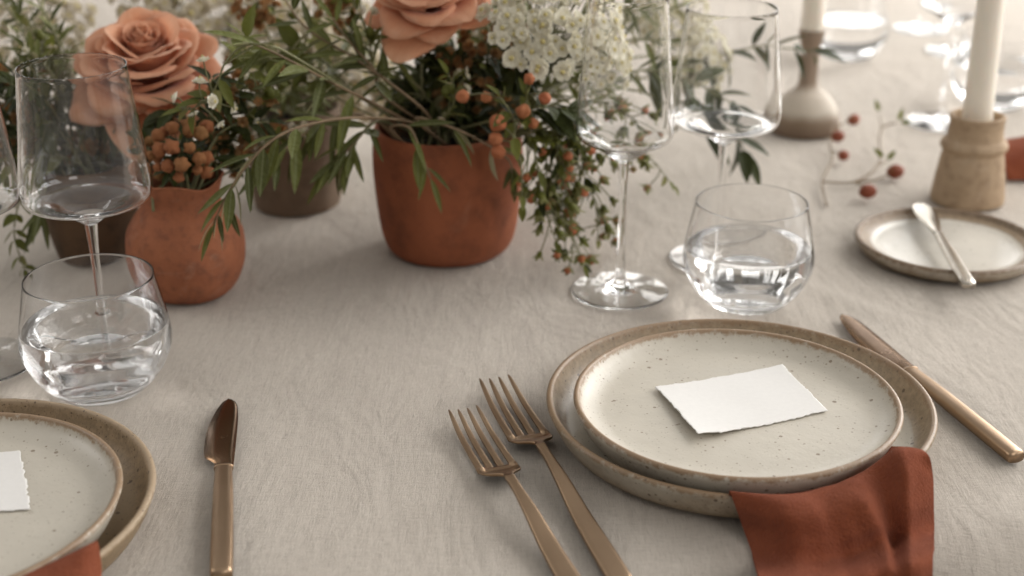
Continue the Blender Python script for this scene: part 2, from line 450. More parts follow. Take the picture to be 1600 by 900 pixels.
# ------------------------------------------------------------------ plates
def plate_mesh(name, R_, H, base, floor_z, seed, lip=.0023, n=160, wo=[.7, .6, .55, .52, .5], wi=[.95, .95, .85, .3, 0]):
    """foot, flared wall, rounded lip, low wall inside, flat floor"""
    c = [(0, .0012), (base - .02, .0012), (base - .006, .0), (base, .0012)]
    wall_out = [(base + (R_ - base) * t ** .55, .0012 + (H - .0012 - lip) * t) for t in (.15, .35, .6, .85, 1.0)]
    lipc = (R_ - lip, H - lip)
    lip_p = [(lipc[0] + lip * math.cos(g), lipc[1] + lip * math.sin(g)) for g in [math.pi * k / 8 for k in range(1, 8)]]
    rin = R_ - 2 * lip
    wall_in = [(rin - .0006, H - lip * 1.6), (rin - .003, floor_z + (H - floor_z) * .45), (rin - .0065, floor_z + .0032),
               (rin - .011, floor_z + .0009), (rin - .017, floor_z)]
    fl = [(rin * .75, floor_z - .0002), (rin * .45, floor_z - .0004), (rin * .2, floor_z - .0004), (0, floor_z - .0004)]
    prof = c + wall_out + lip_p + wall_in + fl
    rim = [0] * len(c) + [.0, 0, .05, .25, .6] + [.75, .85, .95, 1, .95, .9, .8] + [.5, .1, 0, 0, 0] + [0] * len(fl)
    wall = [.7] * len(c) + wo + [wo[-1]] * 7 + wi + [0] * len(fl)
    return lathe(name, prof, n, .00028, seed, attr={'rim': rim, 'wall': wall})
RC = Vector((.150, .838, 0)); RS = Vector((.1455, .8225, 0))
LC = Vector((-.337, .710, 0)); LS = Vector((-.330, .696, 0))
dp = plate_mesh('dinner_plate', .1275, .0245, .113, .0068, 1.0)
dp2 = plate_mesh('dinner_plate_raw', .1275, .0245, .113, .0068, 2.3)
sp = plate_mesh('salad_plate', .1057, .0255, .090, .0145, 4.0, .0021, 160, [.5, .5, .45, .4, .4], [.4, .35, .3, .1, 0])
spw = sp
o = obj('dinner_plate', dp, M_PLATE, loc=RC); o.rotation_euler[2] = .4
tag(o, 'large cream speckled stoneware plate with brown rim beside two forks', 'plate', 'dinner plates under smaller plates')
o = obj('dinner_plate', dp2, M_PLATE2, loc=LC)
tag(o, 'large stoneware plate with raw brown inside next to a single knife', 'plate', 'dinner plates under smaller plates')
o = obj('salad_plate', sp, M_SALAD, loc=RS + Vector((0, 0, .0078))); o.rotation_euler[2] = 2.0
tag(o, 'smaller cream speckled plate with whole white card on it', 'plate', 'smaller plates stacked on dinner plates')
o = obj('salad_plate', sp.copy(), M_SALAD, loc=LS + Vector((0, 0, .0078))); o.rotation_euler[2] = .9
tag(o, 'smaller cream plate stacked on the raw brown plate behind the lone knife', 'plate', 'smaller plates stacked on dinner plates')

# bread plate
BP = at(1478, 395)
bp = plate_mesh('bread_plate', .0795, .0145, .071, .0062, 5.5, .0026, 120)
o = obj('bread_plate', bp, M_BREAD, loc=BP)
tag(o, 'small round stoneware side plate with butter knife lying across it', 'plate')

# ------------------------------------------------------------------ place cards
def card(name, corners, label, lift, seed, zbase):
    """corners: far-left, far-right, near-right, near-left"""
    nu, nv = 110, 76
    rnd = random.Random(seed)
    c = [Vector(p) for p in corners]
    verts = {}; V = []; F = []
    def P(u, v): return (c[0] * (1 - u) + c[1] * u) * (1 - v) + (c[3] * (1 - u) + c[2] * u) * v
    for side in (0, 1):
        for j in range(nv + 1):
            for i in range(nu + 1):
                u, v = i / nu, j / nv
                p = P(u, v)
                # deckle edge: only the border vertices move
                e = 0
                if i in (0, nu) or j in (0, nv):
                    s_ = 46
                    n1 = noise.noise((p.x * 110 + seed, p.y * 110, 2)) + .9 * noise.noise((p.x * 330, p.y * 330 + seed, 7)) + .5 * noise.noise((p.x * 800, p.y * 800 + seed, 3))
                    e = .0014 * n1 - .0004
                    cx = P(.5, .5); dirv = (p - cx).normalized()
                    p = p + dirv * e
                z = zbase + lift * (max(0, .55 - u) / .55) ** 2 * (.35 + .65 * v) + lift * .22 * max(0, u - .7) ** 2 * 9 * (1 - .5 * v)
                z += .0002 * noise.noise((u * 4, v * 4, seed))
                thin = .00028 if (i in (0, nu) or j in (0, nv)) else .0
                V.append((p.x, p.y, z + (.0006 - thin * .6 if side else thin * .5)))
    off = (nu + 1) * (nv + 1)
    idx = lambda s, i, j: s * off + j * (nu + 1) + i
    for j in range(nv):
        for i in range(nu):
            F.append((idx(0, i, j), idx(0, i + 1, j), idx(0, i + 1, j + 1), idx(0, i, j + 1)))
            F.append((idx(1, i, j), idx(1, i, j + 1), idx(1, i + 1, j + 1), idx(1, i + 1, j)))
    ring = [(i, 0) for i in range(nu)] + [(nu, j) for j in range(nv)] + [(i, nv) for i in range(nu, 0, -1)] + [(0, j) for j in range(nv, 0, -1)]
    for a, b in zip(ring, ring[1:] + ring[:1]):
        F.append((idx(0, *a), idx(1, *a), idx(1, *b), idx(0, *b)))
    o = obj(name, mesh(name, V, F), M_PAPER)
    tag(o, label, 'card', 'blank place cards')
SFZ = .0078 + .0145
cz = SFZ + .001
card('place_card', [at(1023, 598, cz + .004), at(1222, 570, cz), at(1295, 641, cz), at(1090, 678, cz + .004)],
     'blank white deckle edged card lying on plate next to the forks', .0048, 3, SFZ + .0002)
c1, c2 = at(33, 703, cz), at(48, 795, cz)
dl = Vector((-.094, -.012, 0))
card('place_card', [c1 + dl, c1, c2, c2 + dl], 'blank white deckle edged card on plate above the raw brown dinner plate', .002, 11, SFZ + .0002)

# ------------------------------------------------------------------ glassware
def wine_glass(name, label, loc, H, zb, rmax, zmax, rrim, rfoot, group, seg=64):
    """zb: bowl bottom height, zmax: height of the widest point"""
    t = thing(name, label, 'wine glass', loc, 0, group)
    th = .0011
    stem_top = zb - .004
    outer = smooth_prof([(.0045, stem_top), (.012, zb + .0015), (rmax * .62, zb + .010 * rmax / .04), (rmax * .93, zmax - .010), (rmax, zmax),
                         (rmax * .985, zmax + .012), (rmax + (rrim - rmax) * .5, zmax + (H - zmax) * .5), (rrim, H - .0005)], 7)
    inner = smooth_prof([(rrim - .0007, H - .0005), (rmax + (rrim - rmax) * .5 - th, zmax + (H - zmax) * .5), (rmax * .985 - th, zmax + .012), (rmax - th, zmax),
                         (rmax * .93 - th, zmax - .0095), (rmax * .62 - th, zb + .010 * rmax / .04 + .0016), (.010, zb + .0042), (0, zb + .0036)], 7)
    lc, lr = rrim - .00035, .00035
    lipm = [(lc + lr * math.cos(g), H - .0005 + lr * math.sin(g)) for g in [math.pi * k / 8 for k in range(1, 8)]]
    obj('bowl', lathe('bowl', outer + lipm + inner, seg), M_GLASS, t)
    st = smooth_prof([(.0052, .010), (.0036, .022), (.0030, zb * .5), (.0032, zb * .75), (.0038, stem_top - .010), (.0045, stem_top)], 5)
    obj('stem', lathe('stem', st, seg), M_GLASS, t)
    ft = [(0, .0010), (rfoot * .3, .0009), (rfoot * .6, .0006), (rfoot * .85, .0002), (rfoot - .002, .0), (rfoot - .0009, .0), (rfoot - .0004, .0002), (rfoot - .0001, .0005), (rfoot, .0009), (rfoot - .0001, .0012), (rfoot - .0004, .0015), (rfoot - .0009, .0017)] + \
         smooth_prof([(rfoot - .002, .0018), (rfoot * .7, .0030), (rfoot * .4, .0045), (.0085, .0070), (.0052, .010)], 5)
    obj('foot', lathe('foot', ft, seg), M_GLASS, t)
    return t
WIDE = dict(H=.219, zb=.108, rmax=.0455, zmax=.132, rrim=.0368, rfoot=.041)
SLIM = dict(H=.243, zb=.115, rmax=.0385, zmax=.141, rrim=.0300, rfoot=.0395)
FAR_GROUP = 'wine glasses on the table'
wine_glass('wine_glass', 'tall slim empty wine glass beside trailing berries of the big terracotta pot', at(968, 455), group=FAR_GROUP, **SLIM)
wine_glass('wine_glass', 'wide empty wine glass directly behind the tumbler near the speckled plate with forks', at(1120, 405), group=FAR_GROUP, **WIDE)
wine_glass('wine_glass', 'wide empty wine glass in front of the full orange rose', at(141, 341, .105) * Vector((1, 1, 0)) if False else Vector((at(141, 341, .108).x, at(141, 341, .108).y, 0)), group=FAR_GROUP, **WIDE)
gl = at(-30, 566)
wine_glass('wine_glass', 'wine glass beside the tumbler and dark clay pot, only its side showing', Vector((gl.x, gl.y, 0)), group=FAR_GROUP, **WIDE)
for lab, (px, py), spec in (('out of focus wine glass across the table beyond the taper candle in sand holder', (1440, 45), WIDE),
                            ('blurred wine glass standing behind the thick taper candle', (1492, 80), SLIM),
                            ('blurred wine glass foot and stem next to sand coloured candle holder', (1470, 192), SLIM)):
    wine_glass('wine_glass', lab, at(px, py), group=FAR_GROUP, seg=40, **spec)

def tumbler(label, loc, s=1.0, level=.047, rot=0, seg=96):
    t = thing('tumbler', label, 'tumbler', loc, rot, 'water tumblers')
    th = .0013; tl = .0009
    out = smooth_prof([(.0285, .0), (.0335, .003), (.0430, .014), (.0500, .028), (.0517, .038), (.0508, .048), (.0478, .064), (.0438, .0845)], 8)
    inn = smooth_prof([(.0438 - tl, .0845), (.0478 - th, .064), (.0508 - th - .0002, .048), (.0517 - th - .0008, .0385), (.0500 - th - .0024, .029),
                       (.0415 - th - .003, .0180), (.030, .0120), (.015, .0095), (0, .0090)], 8)
    prof = [(0, .0022), (.018, .0015), (.026, .0), ] + out + [(.0438 - tl / 2 + tl / 2 * math.cos(g), .0845 + tl / 2 * math.sin(g)) for g in [math.pi * k / 8 for k in range(1, 8)]] + inn
    prof = [(r * s, z * s) for r, z in prof]
    obj('bowl', lathe('bowl', prof, seg), M_GLASS, t)
    # water: follows the inner wall, pushed a hair into the glass, with a meniscus at the top
    wl = level
    wp = [(r + .00012, z - .00012) for r, z in reversed(inn) if z < wl]
    wp[0] = (0, wp[0][1])
    def rin(z):
        for (ra, za), (rb, zb) in zip(inn, inn[1:]):
            if zb <= z <= za: return rb + (ra - rb) * (z - zb) / max(za - zb, 1e-9)
        return .04
    top = rin(wl)
    wp += [(top + .00012, wl), (top - .0006, wl - .0005), (top - .0016, wl - .0010), (top - .004, wl - .0012), (top * .5, wl - .0012), (0, wl - .0012)]
    wp = [(r * s, z * s) for r, z in wp]
    obj('water', lathe('water', wp, seg), M_WATER, t)
    return t
tumbler('round bottomed water tumbler directly above the speckled plate with forks', at(1164, 470), 1.0)
tumbler('round bottomed water tumbler just behind the raw brown plate', at(160, 605), 1.0, .050)
tumbler('blurred water tumbler behind the taper candle in sand coloured holder', at(1550, 165), 1.0, .05, seg=48)
tumbler('far blurred water tumbler beside the grey bell shaped candle holder', at(1322, 88), 1.0, .05, seg=48)

# ------------------------------------------------------------------ cutlery
def ring_loft(rings, cap=True):
    V, F = [], []; n = len(rings[0])
    for r in rings: V += r
    for k in range(len(rings) - 1):
        for i in range(n):
            j = (i + 1) % n
            F.append((k * n + i, k * n + j, (k + 1) * n + j, (k + 1) * n + i))
    if cap:
        F.append(tuple(range(n))[::-1]); F.append(tuple((len(rings) - 1) * n + i for i in range(n)))
    return V, F
def rrect(cx, y, cz, w, h, tilt=0, e=4.0, n=16, ):
    """superellipse cross-section in the xz plane at y"""
    out = []
    for i in range(n):
        g = 2 * math.pi * (i + .5) / n
        c, s = math.cos(g), math.sin(g)
        x = math.copysign(abs(c) ** (2 / e), c) * w / 2; z = math.copysign(abs(s) ** (2 / e), s) * h / 2
        out.append((cx + x, y, cz + z))
    return out
def lerp(tab, y):
    """monotone cubic through a table"""
    X = [a for a, _ in tab]; Y = [b for _, b in tab]; n = len(X)
    if y <= X[0]: return Y[0]
    if y >= X[-1]: return Y[-1]
    D = [(Y[i + 1] - Y[i]) / (X[i + 1] - X[i]) for i in range(n - 1)]
    m = [D[0]] + [0 if D[i - 1] * D[i] <= 0 else 2 * D[i - 1] * D[i] / (D[i - 1] + D[i]) for i in range(1, n - 1)] + [D[-1]]
    for i in range(n - 1):
        if X[i] <= y <= X[i + 1]:
            h = X[i + 1] - X[i]; t = (y - X[i]) / h
            return (Y[i] * (2 * t ** 3 - 3 * t * t + 1) + h * m[i] * (t ** 3 - 2 * t * t + t) + Y[i + 1] * (3 * t * t - 2 * t ** 3) + h * m[i + 1] * (t ** 3 - t * t))
def fork(label, tip, end, L, W):
    """local y: 0 at handle end, L at the tine tips"""
    d = tip - end; ang = math.atan2(-d.x, d.y)
    loc = tip - d.normalized() * L; loc.z = 0
    t = thing('fork', label, 'fork', loc, ang, 'bronze forks')
    yt, yr, yn = L, L * .672, L * .588                # tips, tine roots, neck
    zc = [(0, .0022), (L * .25, .0045), (L * .45, .0100), (yn, .0110), (yn + .012 * L / .25, .0062), (yr, .0024), (yr + .5 * (yt - yr), .0030), (yt, .0085)]
    # handle: slim neck, swelling flat bar, blunt cut end
    ys = [.0, .0005, .0015] + list(np.linspace(.004, yn, 40))
    rings = []
    for y in ys:
        wd = lerp([(0, .0142), (L * .08, .0141), (L * .25, .0122), (L * .42, .0088), (L * .53, .0064), (yn, .0066)], y)
        hh = lerp([(0, .0050), (L * .25, .0046), (L * .42, .0040), (yn, .0032)], y)
        if y < .002: wd -= .0012 * (1 - y / .002); hh -= .001 * (1 - y / .002)
        rings.append(rrect(0, y, lerp(zc, y) + .0003, wd, hh, e=4.5))
    V, F = ring_loft(rings)
    obj('handle', mesh('handle', V, F), M_BRONZE, t)
    # head: shoulders and palm up to the tine roots
    rings = []
    for y in np.linspace(yn - .001, yr + .004, 22):
        k = (y - yn) / (yr - yn)
        wd = lerp([(-.1, .0060), (0, .0064), (.25, .0135), (.5, W * .86), (.75, W * .98), (1.0, W), (1.4, W * .985)], k)
        dish = -.0012 * min(1, max(0, k))
        ring = rrect(0, y, 0, wd, .0026, e=5, n=20)
        z0 = lerp(zc, y)
        ring = [(x, yy, z + z0 + .0026 * (abs(x) / (W / 2)) ** 2 * min(1, max(0, k))) for x, yy, z in ring]
        rings.append(ring)
    V, F = ring_loft(rings)
    obj('head', mesh('head', V, F), M_BRONZE, t)
    tw = W * .185; gap = (W - 4 * tw) / 3
    for q in range(4):
        x0 = -W / 2 + tw / 2 + q * (tw + gap)
        rings = []
        for y in list(np.linspace(yr, yt - .004, 14)) + [yt - .002, yt - .0008, yt]:
            k = (y - yr) / (yt - yr)
            wd = tw * lerp([(0, 1.12), (.08, 1.0), (.6, .78), (.93, .5), (1.0, .18)], k)
            hh = lerp([(0, .0026), (.6, .0022), (.93, .0015), (1, .0006)], k)
            cxx = x0 * (1 - .10 * k * k)
            cz_ = lerp(zc, y) + .0026 * (abs(x0) / (W / 2)) ** 2 * (1 - k * .4)
            rings.append(rrect(cxx, y, cz_, wd, hh, e=3.2, n=10))
        V, F = ring_loft(rings)
        obj('tine', mesh('tine', V, F), M_BRONZE, t)
    return t
tip2 = (at(752, 592, .0085) + at(792, 589, .0085)) / 2
fork('bronze fork lying between the dinner plate and another fork', tip2, at(960, 893, .002), .250, .0285)
tip1 = (at(705, 642, .0085) + at(741, 636, .0085)) / 2
fork('bronze fork lying on the outer side, farther from the dinner plate', tip1, at(882, 898, .002), .235, .0265)

def knife(label, tip, end, L, mirror=1, yb_frac=.455):
    d = tip - end; ang = math.atan2(-d.x, d.y)
    loc = Vector(end); loc.z = 0
    t = thing('table_knife', label, 'knife', loc, ang, 'bronze table knives')
    yb = L * (1 - yb_frac)
    rings = []
    for y in [0, .0006, .0018] + list(np.linspace(.004, yb - .001, 24)) + [yb]:
        wd = lerp([(0, .0128), (L * .1, .0132), (yb * .7, .0125), (yb, .0108)], y); hh = lerp([(0, .0092), (yb * .6, .0085), (yb, .0062)], y)
        if y < .002: wd -= .001 * (1 - y / .002); hh -= .001 * (1 - y / .002)
        rings.append(rrect(0, y, .0047, wd, hh, e=2.7, n=24))
    V, F = ring_loft(rings); obj('handle', mesh('handle', V, F), M_BRONZE, t)
    # collar between handle and blade
    V, F = ring_loft([rrect(0, yb - .0006, .0047, .0118, .0068, e=2.7, n=24), rrect(0, yb + .0004, .0047, .0122, .0072, e=2.7, n=24),
                      rrect(0, yb + .0018, .0047, .0118, .0066, e=2.7, n=24), rrect(0, yb + .003, .0047, .011, .0045, e=3, n=24)])
    obj('collar', mesh('collar', V, F), M_BRONZE, t)
    # blade: straight back, deep belly, round nose; back on +x, edge on -x (mirror swaps)
    rings = []; Lb = L - yb
    for k in [0, .02, .04, .07, .10, .13, .16, .20, .25, .32, .40, .5, .6, .68, .75, .81, .86, .90, .93, .955, .975, .988, .996, 1.0]:
        y = yb + .002 + (Lb - .002) * k
        back = lerp([(0, .0060), (.4, .0078), (.72, .0088), (.85, .0086), (.92, .0076), (.965, .0058), (.99, .0038), (1, .0020)], k)
        edge = lerp([(0, -.0058), (.06, -.0060), (.17, -.0122), (.25, -.0128), (.43, -.0124), (.6, -.0106), (.75, -.0078), (.88, -.0046), (.95, -.0022), (.985, -.0002), (1.0, .0014)], k)
        th0 = .0022 * (1 - .45 * k)
        ring = []
        for s_, zz in ((0, .5), (.2, .62), (.6, .42), (1, .06), (1, -.06), (.6, -.42), (.2, -.62), (0, -.5)):
            x = (back + (edge - back) * s_) * mirror
            ring.append((x, y, .0042 + zz * th0 - .0014 * k))
        if mirror < 0: ring = ring[::-1]
        rings.append(ring)
    V, F = ring_loft(rings); o = obj('blade', mesh('blade', V, F), M_BLADE, t)
    return t
ke = at(346, 902, .004)
knife('bronze table knife with dark broad blade next to the raw brown plate', at(352, 624, .003), ke, (at(352, 624, .003) - ke).length)
kt, ke = at(1311, 492, .003), at(1588, 716, .004)
knife('bronze table knife tucked behind the speckled plate with forks', kt, ke, (kt - ke).length, 1)

# butter knife across the side plate
def butter_knife():
    zA, zB = .0165, .0165
    a, b = at(1437, 320, .0165), at(1514, 446, .018)
    d = a - b; L = d.length; ang = math.atan2(-d.x, d.y)
    t = thing('butter_knife', 'small pale steel butter knife lying across the side plate', 'knife', (b.x, b.y, .0165), ang)
    rings = []
    yb = L * .60
    for y in [0, .0008] + list(np.linspace(.003, yb, 20)):
        wd = lerp([(0, .0118), (L * .3, .0105), (yb, .0070)], y); hh = lerp([(0, .0062), (yb, .0045)], y)
        if y < .001: wd -= .001; hh -= .001
        rings.append(rrect(0, y, .0015, wd, hh, e=4, n=20))
    V, F = ring_loft(rings); obj('handle', mesh('handle', V, F), M_SILVER, t)
    rings = []
    for k in np.linspace(0, 1, 22):
        y = yb - .001 + (L - yb + .001) * k
        wd = lerp([(0, .0072), (.12, .0100), (.35, .0165), (.65, .0198), (.85, .0182), (.95, .0125), (1, .0036)], k)
        rings.append(rrect(0, y, .0015, wd, lerp([(0, .004), (.3, .0018), (1, .001)], k), e=2.6, n=16))
    V, F = ring_loft(rings); obj('blade', mesh('blade', V, F), M_SILVER, t)
butter_knife()

# ------------------------------------------------------------------ napkins
def surf_grid(rows, sub_u, sub_v):
    """Catmull-Rom surface through a grid of Vectors"""
    rows2 = [spline(r, sub_u) for r in rows]
    cols = list(zip(*rows2))
    return list(zip(*[spline(c, sub_v) for c in cols]))
def cloth_obj(name, grid, mat, thick, amp=.0012, seed=0, sub=1):
    nu, nv = len(grid[0]), len(grid)
    V = []
    for j, row in enumerate(grid):
        for i, p in enumerate(row):
            n = noise.noise((p.x * 38 + seed, p.y * 38, p.z * 38)) + .6 * noise.noise((p.x * 85, p.y * 85 + seed, p.z * 85)) + .35 * abs(noise.noise((p.x * 150, p.y * 110 + seed, p.z * 130)))
            V.append(Vector(p) + Vector((0, -.4, .9)) * (amp * n))
    F = [(j * nu + i, (j + 1) * nu + i, (j + 1) * nu + i + 1, j * nu + i + 1) for j in range(nv - 1) for i in range(nu - 1)]
    o = obj(name, mesh(name, V, F), mat)
    m = o.modifiers.new('thickness', 'SOLIDIFY'); m.thickness = thick; m.offset = -1
    b = o.modifiers.new('soft', 'BEVEL'); b.width = thick * .45; b.segments = 3; b.limit_method = 'ANGLE'; b.angle_limit = R(50)
    return o
def pol(c, px, py, z, r, zz):
    q = at(px, py, z); d = (q - c); d.z = 0; d.normalize()
    p = c + d * r; p.z = zz; return p
top = [(1140, 771), (1212, 778), (1290, 767), (1362, 741), (1412, 712), (1446, 690)]
NA = .588
rows = [
    [pol(RS, x, y, .03, .086, .0135) for x, y in top],
    [pol(RS, x, y, .03, .1035, .0215) for x, y in top],
    [at(1140, 768, .0275), at(1212, 776, .030), at(1288, 764, .030), at(1352, 737, .033), at(1402, 700, .043), at(1444, 706, .041)],
    [at(1149, 792, .020), at(1225, 806, .025), at(1298, 800, .0265), at(1366, 775, .028), at(1418, 735, .038), at(1457, 738, .031)],
    [at(1163, 832, .004), at(1237, 846, .012), at(1308, 838, .015), at(1372, 820, .015), at(1424, 790, .021), at(1459, 785, .015)],
    [at(1179, 878, .000), at(1246, 884, .003), at(1314, 872, .003), at(1378, 852, .002), at(1425, 838, .004), at(1460, 828, .000)],
    [at_across(1187, 910, NA + .003), at_across(1252, 915, NA - .002), at_across(1320, 906, NA - .003), at_across(1382, 895, NA), at_across(1426, 884, NA - .006), at_across(1458, 872, NA)],
    [at_across(1196, 960, NA), at_across(1258, 965, NA - .006), at_across(1322, 960, NA - .001), at_across(1384, 955, NA - .004), at_across(1426, 950, NA - .008), at_across(1455, 945, NA)],
    [at_across(1204, 1080, NA), at_across(1262, 1085, NA - .008), at_across(1324, 1080, NA), at_across(1384, 1075, NA - .006), at_across(1424, 1070, NA - .01), at_across(1450, 1065, NA)],
]
# pleats: ridges that start at the plate and run down the cloth
G = surf_grid(rows, 14, 12)
nr, ncol = len(G), len(G[0])
G2 = []
for j, row in enumerate(G):
    v = j / (nr - 1); out = []
    for i, p in enumerate(row):
        u = i / (ncol - 1)
        k = min(1, max(0, (v - .2) / .2))
        ridge = .0062 * math.exp(-((u - .50 - .30 * (v - .25)) / .055) ** 2) - .0045 * math.exp(-((u - .62 - .22 * (v - .25)) / .07) ** 2) \
            + .0042 * math.exp(-((u - .80 + .06 * v) / .05) ** 2) - .0045 * math.exp(-((u - .70 + .05 * v) / .05) ** 2) + .003 * math.exp(-((u - .22 + .05 * v) / .08) ** 2) \
            - .003 * math.exp(-((u - .36 - .1 * v) / .05) ** 2)
        out.append(Vector(p) + (Vector((0, -.55, .75)) * ridge * k))
    G2.append(out)
o = cloth_obj('napkin', G2, M_NAPKIN, .0024, .0015, 2)
tag(o, 'rust linen napkin tucked under the speckled plate, hanging over the table edge', 'napkin', 'rust napkins')
# the neighbour's napkin: same fold, tucked under the other plate
rowsL = []
topL = [(-150, 900), (-60, 905), (20, 893), (80, 874), (125, 856), (150, 838)]
rowsL.append([pol(LS, x, y, .03, .086, .0135) for x, y in topL])
rowsL.append([pol(LS, x, y, .03, .1035, .0215) for x, y in topL])
rowsL.append([at(-150, 912, .029), at(-60, 915, .031), at(20, 903, .031), at(80, 880, .033), at(125, 858, .036), at(152, 845, .036)])
rowsL.append([at(-140, 950, .02), at(-50, 955, .026), at(28, 945, .027), at(85, 925, .027), at(130, 895, .030), at(158, 880, .027)])
rowsL.append([at(-130, 1000, .008), at(-45, 1010, .013), at(32, 1000, .014), at(90, 985, .014), at(132, 960, .016), at(160, 945, .013)])
rowsL.append([at(-125, 1060, .004), at(-42, 1070, .006), at(36, 1060, .006), at(92, 1045, .006), at(134, 1025, .007), at(161, 1010, .005)])
o = cloth_obj('napkin', surf_grid(rowsL, 12, 10), M_NAPKIN, .0030, .001, 9)
tag(o, 'rust linen napkin whose corner shows under the plate on the raw brown dish', 'napkin', 'rust napkins')
# napkin laid in soft folds across the table
def folded_napkin():
    p0 = at(1572, 283); rows_ = []
    for j in range(9):
        v = j / 8
        row = []
        for i in range(9):
            u = i / 8
            z = (.036 * math.sin(math.pi * min(1, v * 1.02)) ** .45 + .004 * math.sin(u * 9 + v * 4) * math.sin(math.pi * v)) * min(1, .62 + u * 1.2) + .001
            row.append(p0 + Vector((.19 * u - .004 * math.sin(v * 7), -.002 + .085 * v + .01 * u, z)))
        rows_.append(row)
    o = cloth_obj('napkin', surf_grid(rows_, 5, 6), M_NAPKIN, .0025, .0022, 4)
    tag(o, 'loosely folded rust napkin lying on the cloth right beside the sand candle holder', 'napkin', 'rust napkins')
folded_napkin()

# ------------------------------------------------------------------ candles
def candle_holder(label, loc, prof, mat, n=72):
    o = obj('candle_holder', lathe('candle_holder', smooth_prof(prof, 6), n, .0005, 1.3), mat, loc=loc)
    return tag(o, label, 'candle holder', 'stoneware candle holders')
CH = at(1510, 312)
candle_holder('sand coloured ribbed stoneware candle holder behind the side plate', CH,
              [(0, .0), (.030, .0), (.0338, .0012), (.0340, .006), (.0322, .022), (.0292, .043), (.0280, .050), (.0303, .0535), (.0308, .0570), (.0288, .0605),
               (.0262, .0630), (.0252, .070), (.0250, .078), (.0256, .083), (.0248, .0848), (.0222, .0842), (.0205, .078), (.0175, .074), (0, .073)], M_HOLDER)
def taper(label, loc, z0, H, r0, r1, tilt):
    t = thing('taper_candle', label, 'candle', Vector((loc.x, loc.y, z0)), 0, 'ivory taper candles')
    t.rotation_euler = tilt
    prof = [(0, 0), (r0 * .96, 0), (r0, .002)] + [(r0 + (r1 - r0) * k / 10, .002 + (H - .006) * k / 10) for k in range(1, 11)] + [(r1 * .8, H - .001), (r1 * .4, H), (0, H - .001)]
    obj('wax', lathe('wax', prof, 40, .00015, 2), M_WAX, t)
    V, F = tube_data([Vector((0, 0, H - .003)), Vector((.0004, 0, H + .004)), Vector((.0018, .0005, H + .010))], .0008, .0006)
    obj('wick', mesh('wick', V, F), M_SOIL, t)
taper('thick ivory taper candle in the sand coloured holder', CH, .0738, .26, .0142, .0098, (0, R(-.8), 0))
CH2 = at(1256, 203)
candle_holder('grey bell shaped stoneware candle holder with narrow neck', CH2,
              [(0, 0), (.034, 0), (.0375, .0015), (.0380, .007), (.0362, .018), (.0310, .031), (.0225, .042), (.0130, .049), (.0098, .056), (.0094, .075), (.0104, .095),
               (.0128, .105), (.0136, .110), (.0137, .113), (.0132, .1135), (.0128, .111), (.0115, .107), (0, .106)], M_HOLDER2)
taper('slim ivory taper candle in the grey bell shaped holder', CH2, .1065, .24, .0125, .0095, (0, 0, 0))

# ------------------------------------------------------------------ pots
def pot(name, label, loc, ctrl, mat, soil_z=None, n=96, wob=.0006, seed=0, rimwave=None, cat='pot'):
    t = thing(name, label, cat, loc)
    prof = smooth_prof(ctrl, 6)
    me = lathe('body', prof, n, wob, seed)
    if rimwave:
        amp, zt = rimwave
        for v in me.vertices:
            a = math.atan2(v.co.y, v.co.x); k = max(0, min(1, (v.co.z - zt) / .018))
            v.co.z += k * amp * (math.sin(3 * a + .6) + .6 * math.sin(5 * a + 2)); f = 1 + k * .035 * math.sin(4 * a + 1)
            v.co.x *= f; v.co.y *= f
            dent = 1 + .018 * noise.noise((v.co.x * 35, v.co.y * 35, v.co.z * 35)); v.co.x *= dent; v.co.y *= dent
    obj('body', me, mat, t)
    if soil_z:
        rs = min(r for r, z in prof if abs(z - soil_z) < .008 and r > .01) - .001
        obj('soil', lathe('soil', [(rs, soil_z - .004), (rs * .8, soil_z), (rs * .4, soil_z + .003), (0, soil_z + .002)], 40, .001, 3), M_SOIL, t)
    return t
PC = Vector((-.0555, 1.173, 0)); PV = Vector((-.264, 1.073, 0)); PG = Vector((-.206, 1.29, 0)); PD = Vector((-.362, 1.150, 0))
pot('flower_pot', 'large smooth terracotta pot overflowing with foliage and berries', PC,
    [(0, 0), (.044, 0), (.0505, .0012), (.0550, .006), (.0590, .018), (.0618, .038), (.0640, .062), (.0648, .082), (.0640, .100), (.0628, .1085), (.0618, .1112), (.0600, .1118), (.0584, .1105), (.0578, .104), (.0585, .085), (.056, .04), (0, .03)], M_TERRA, .095)
pot('vase', 'small weathered terracotta vase with wavy rim and pinched neck', PV,
    [(0, 0), (.025, 0), (.0325, .002), (.0405, .011), (.0462, .027), (.0472, .042), (.0448, .055), (.0380, .0665), (.0318, .0755), (.0300, .084), (.0328, .0945), (.0340, .0980), (.0324, .0984), (.0290, .090), (.0276, .082), (.030, .073), (.036, .055), (0, .03)],
    M_TERRA2, .080, rimwave=(.0026, .084), seed=2, cat='vase')
pot('flower_pot', 'dull brown clay pot standing behind the leafy olive sprays', PG,
    [(0, 0), (.036, 0), (.0405, .002), (.0425, .015), (.0445, .045), (.0450, .075), (.0440, .092), (.0430, .094), (.0415, .092), (.041, .07), (.038, .03), (0, .02)], M_GREYPOT, .08)
pot('flower_pot', 'dark clay bowl shaped pot in the shade behind the terracotta vase', PD,
    [(0, 0), (.026, 0), (.0300, .002), (.0345, .018), (.0390, .042), (.0415, .066), (.0425, .084), (.0415, .087), (.0395, .085), (.038, .06), (.032, .02), (0, .015)], M_DARKPOT, .074)

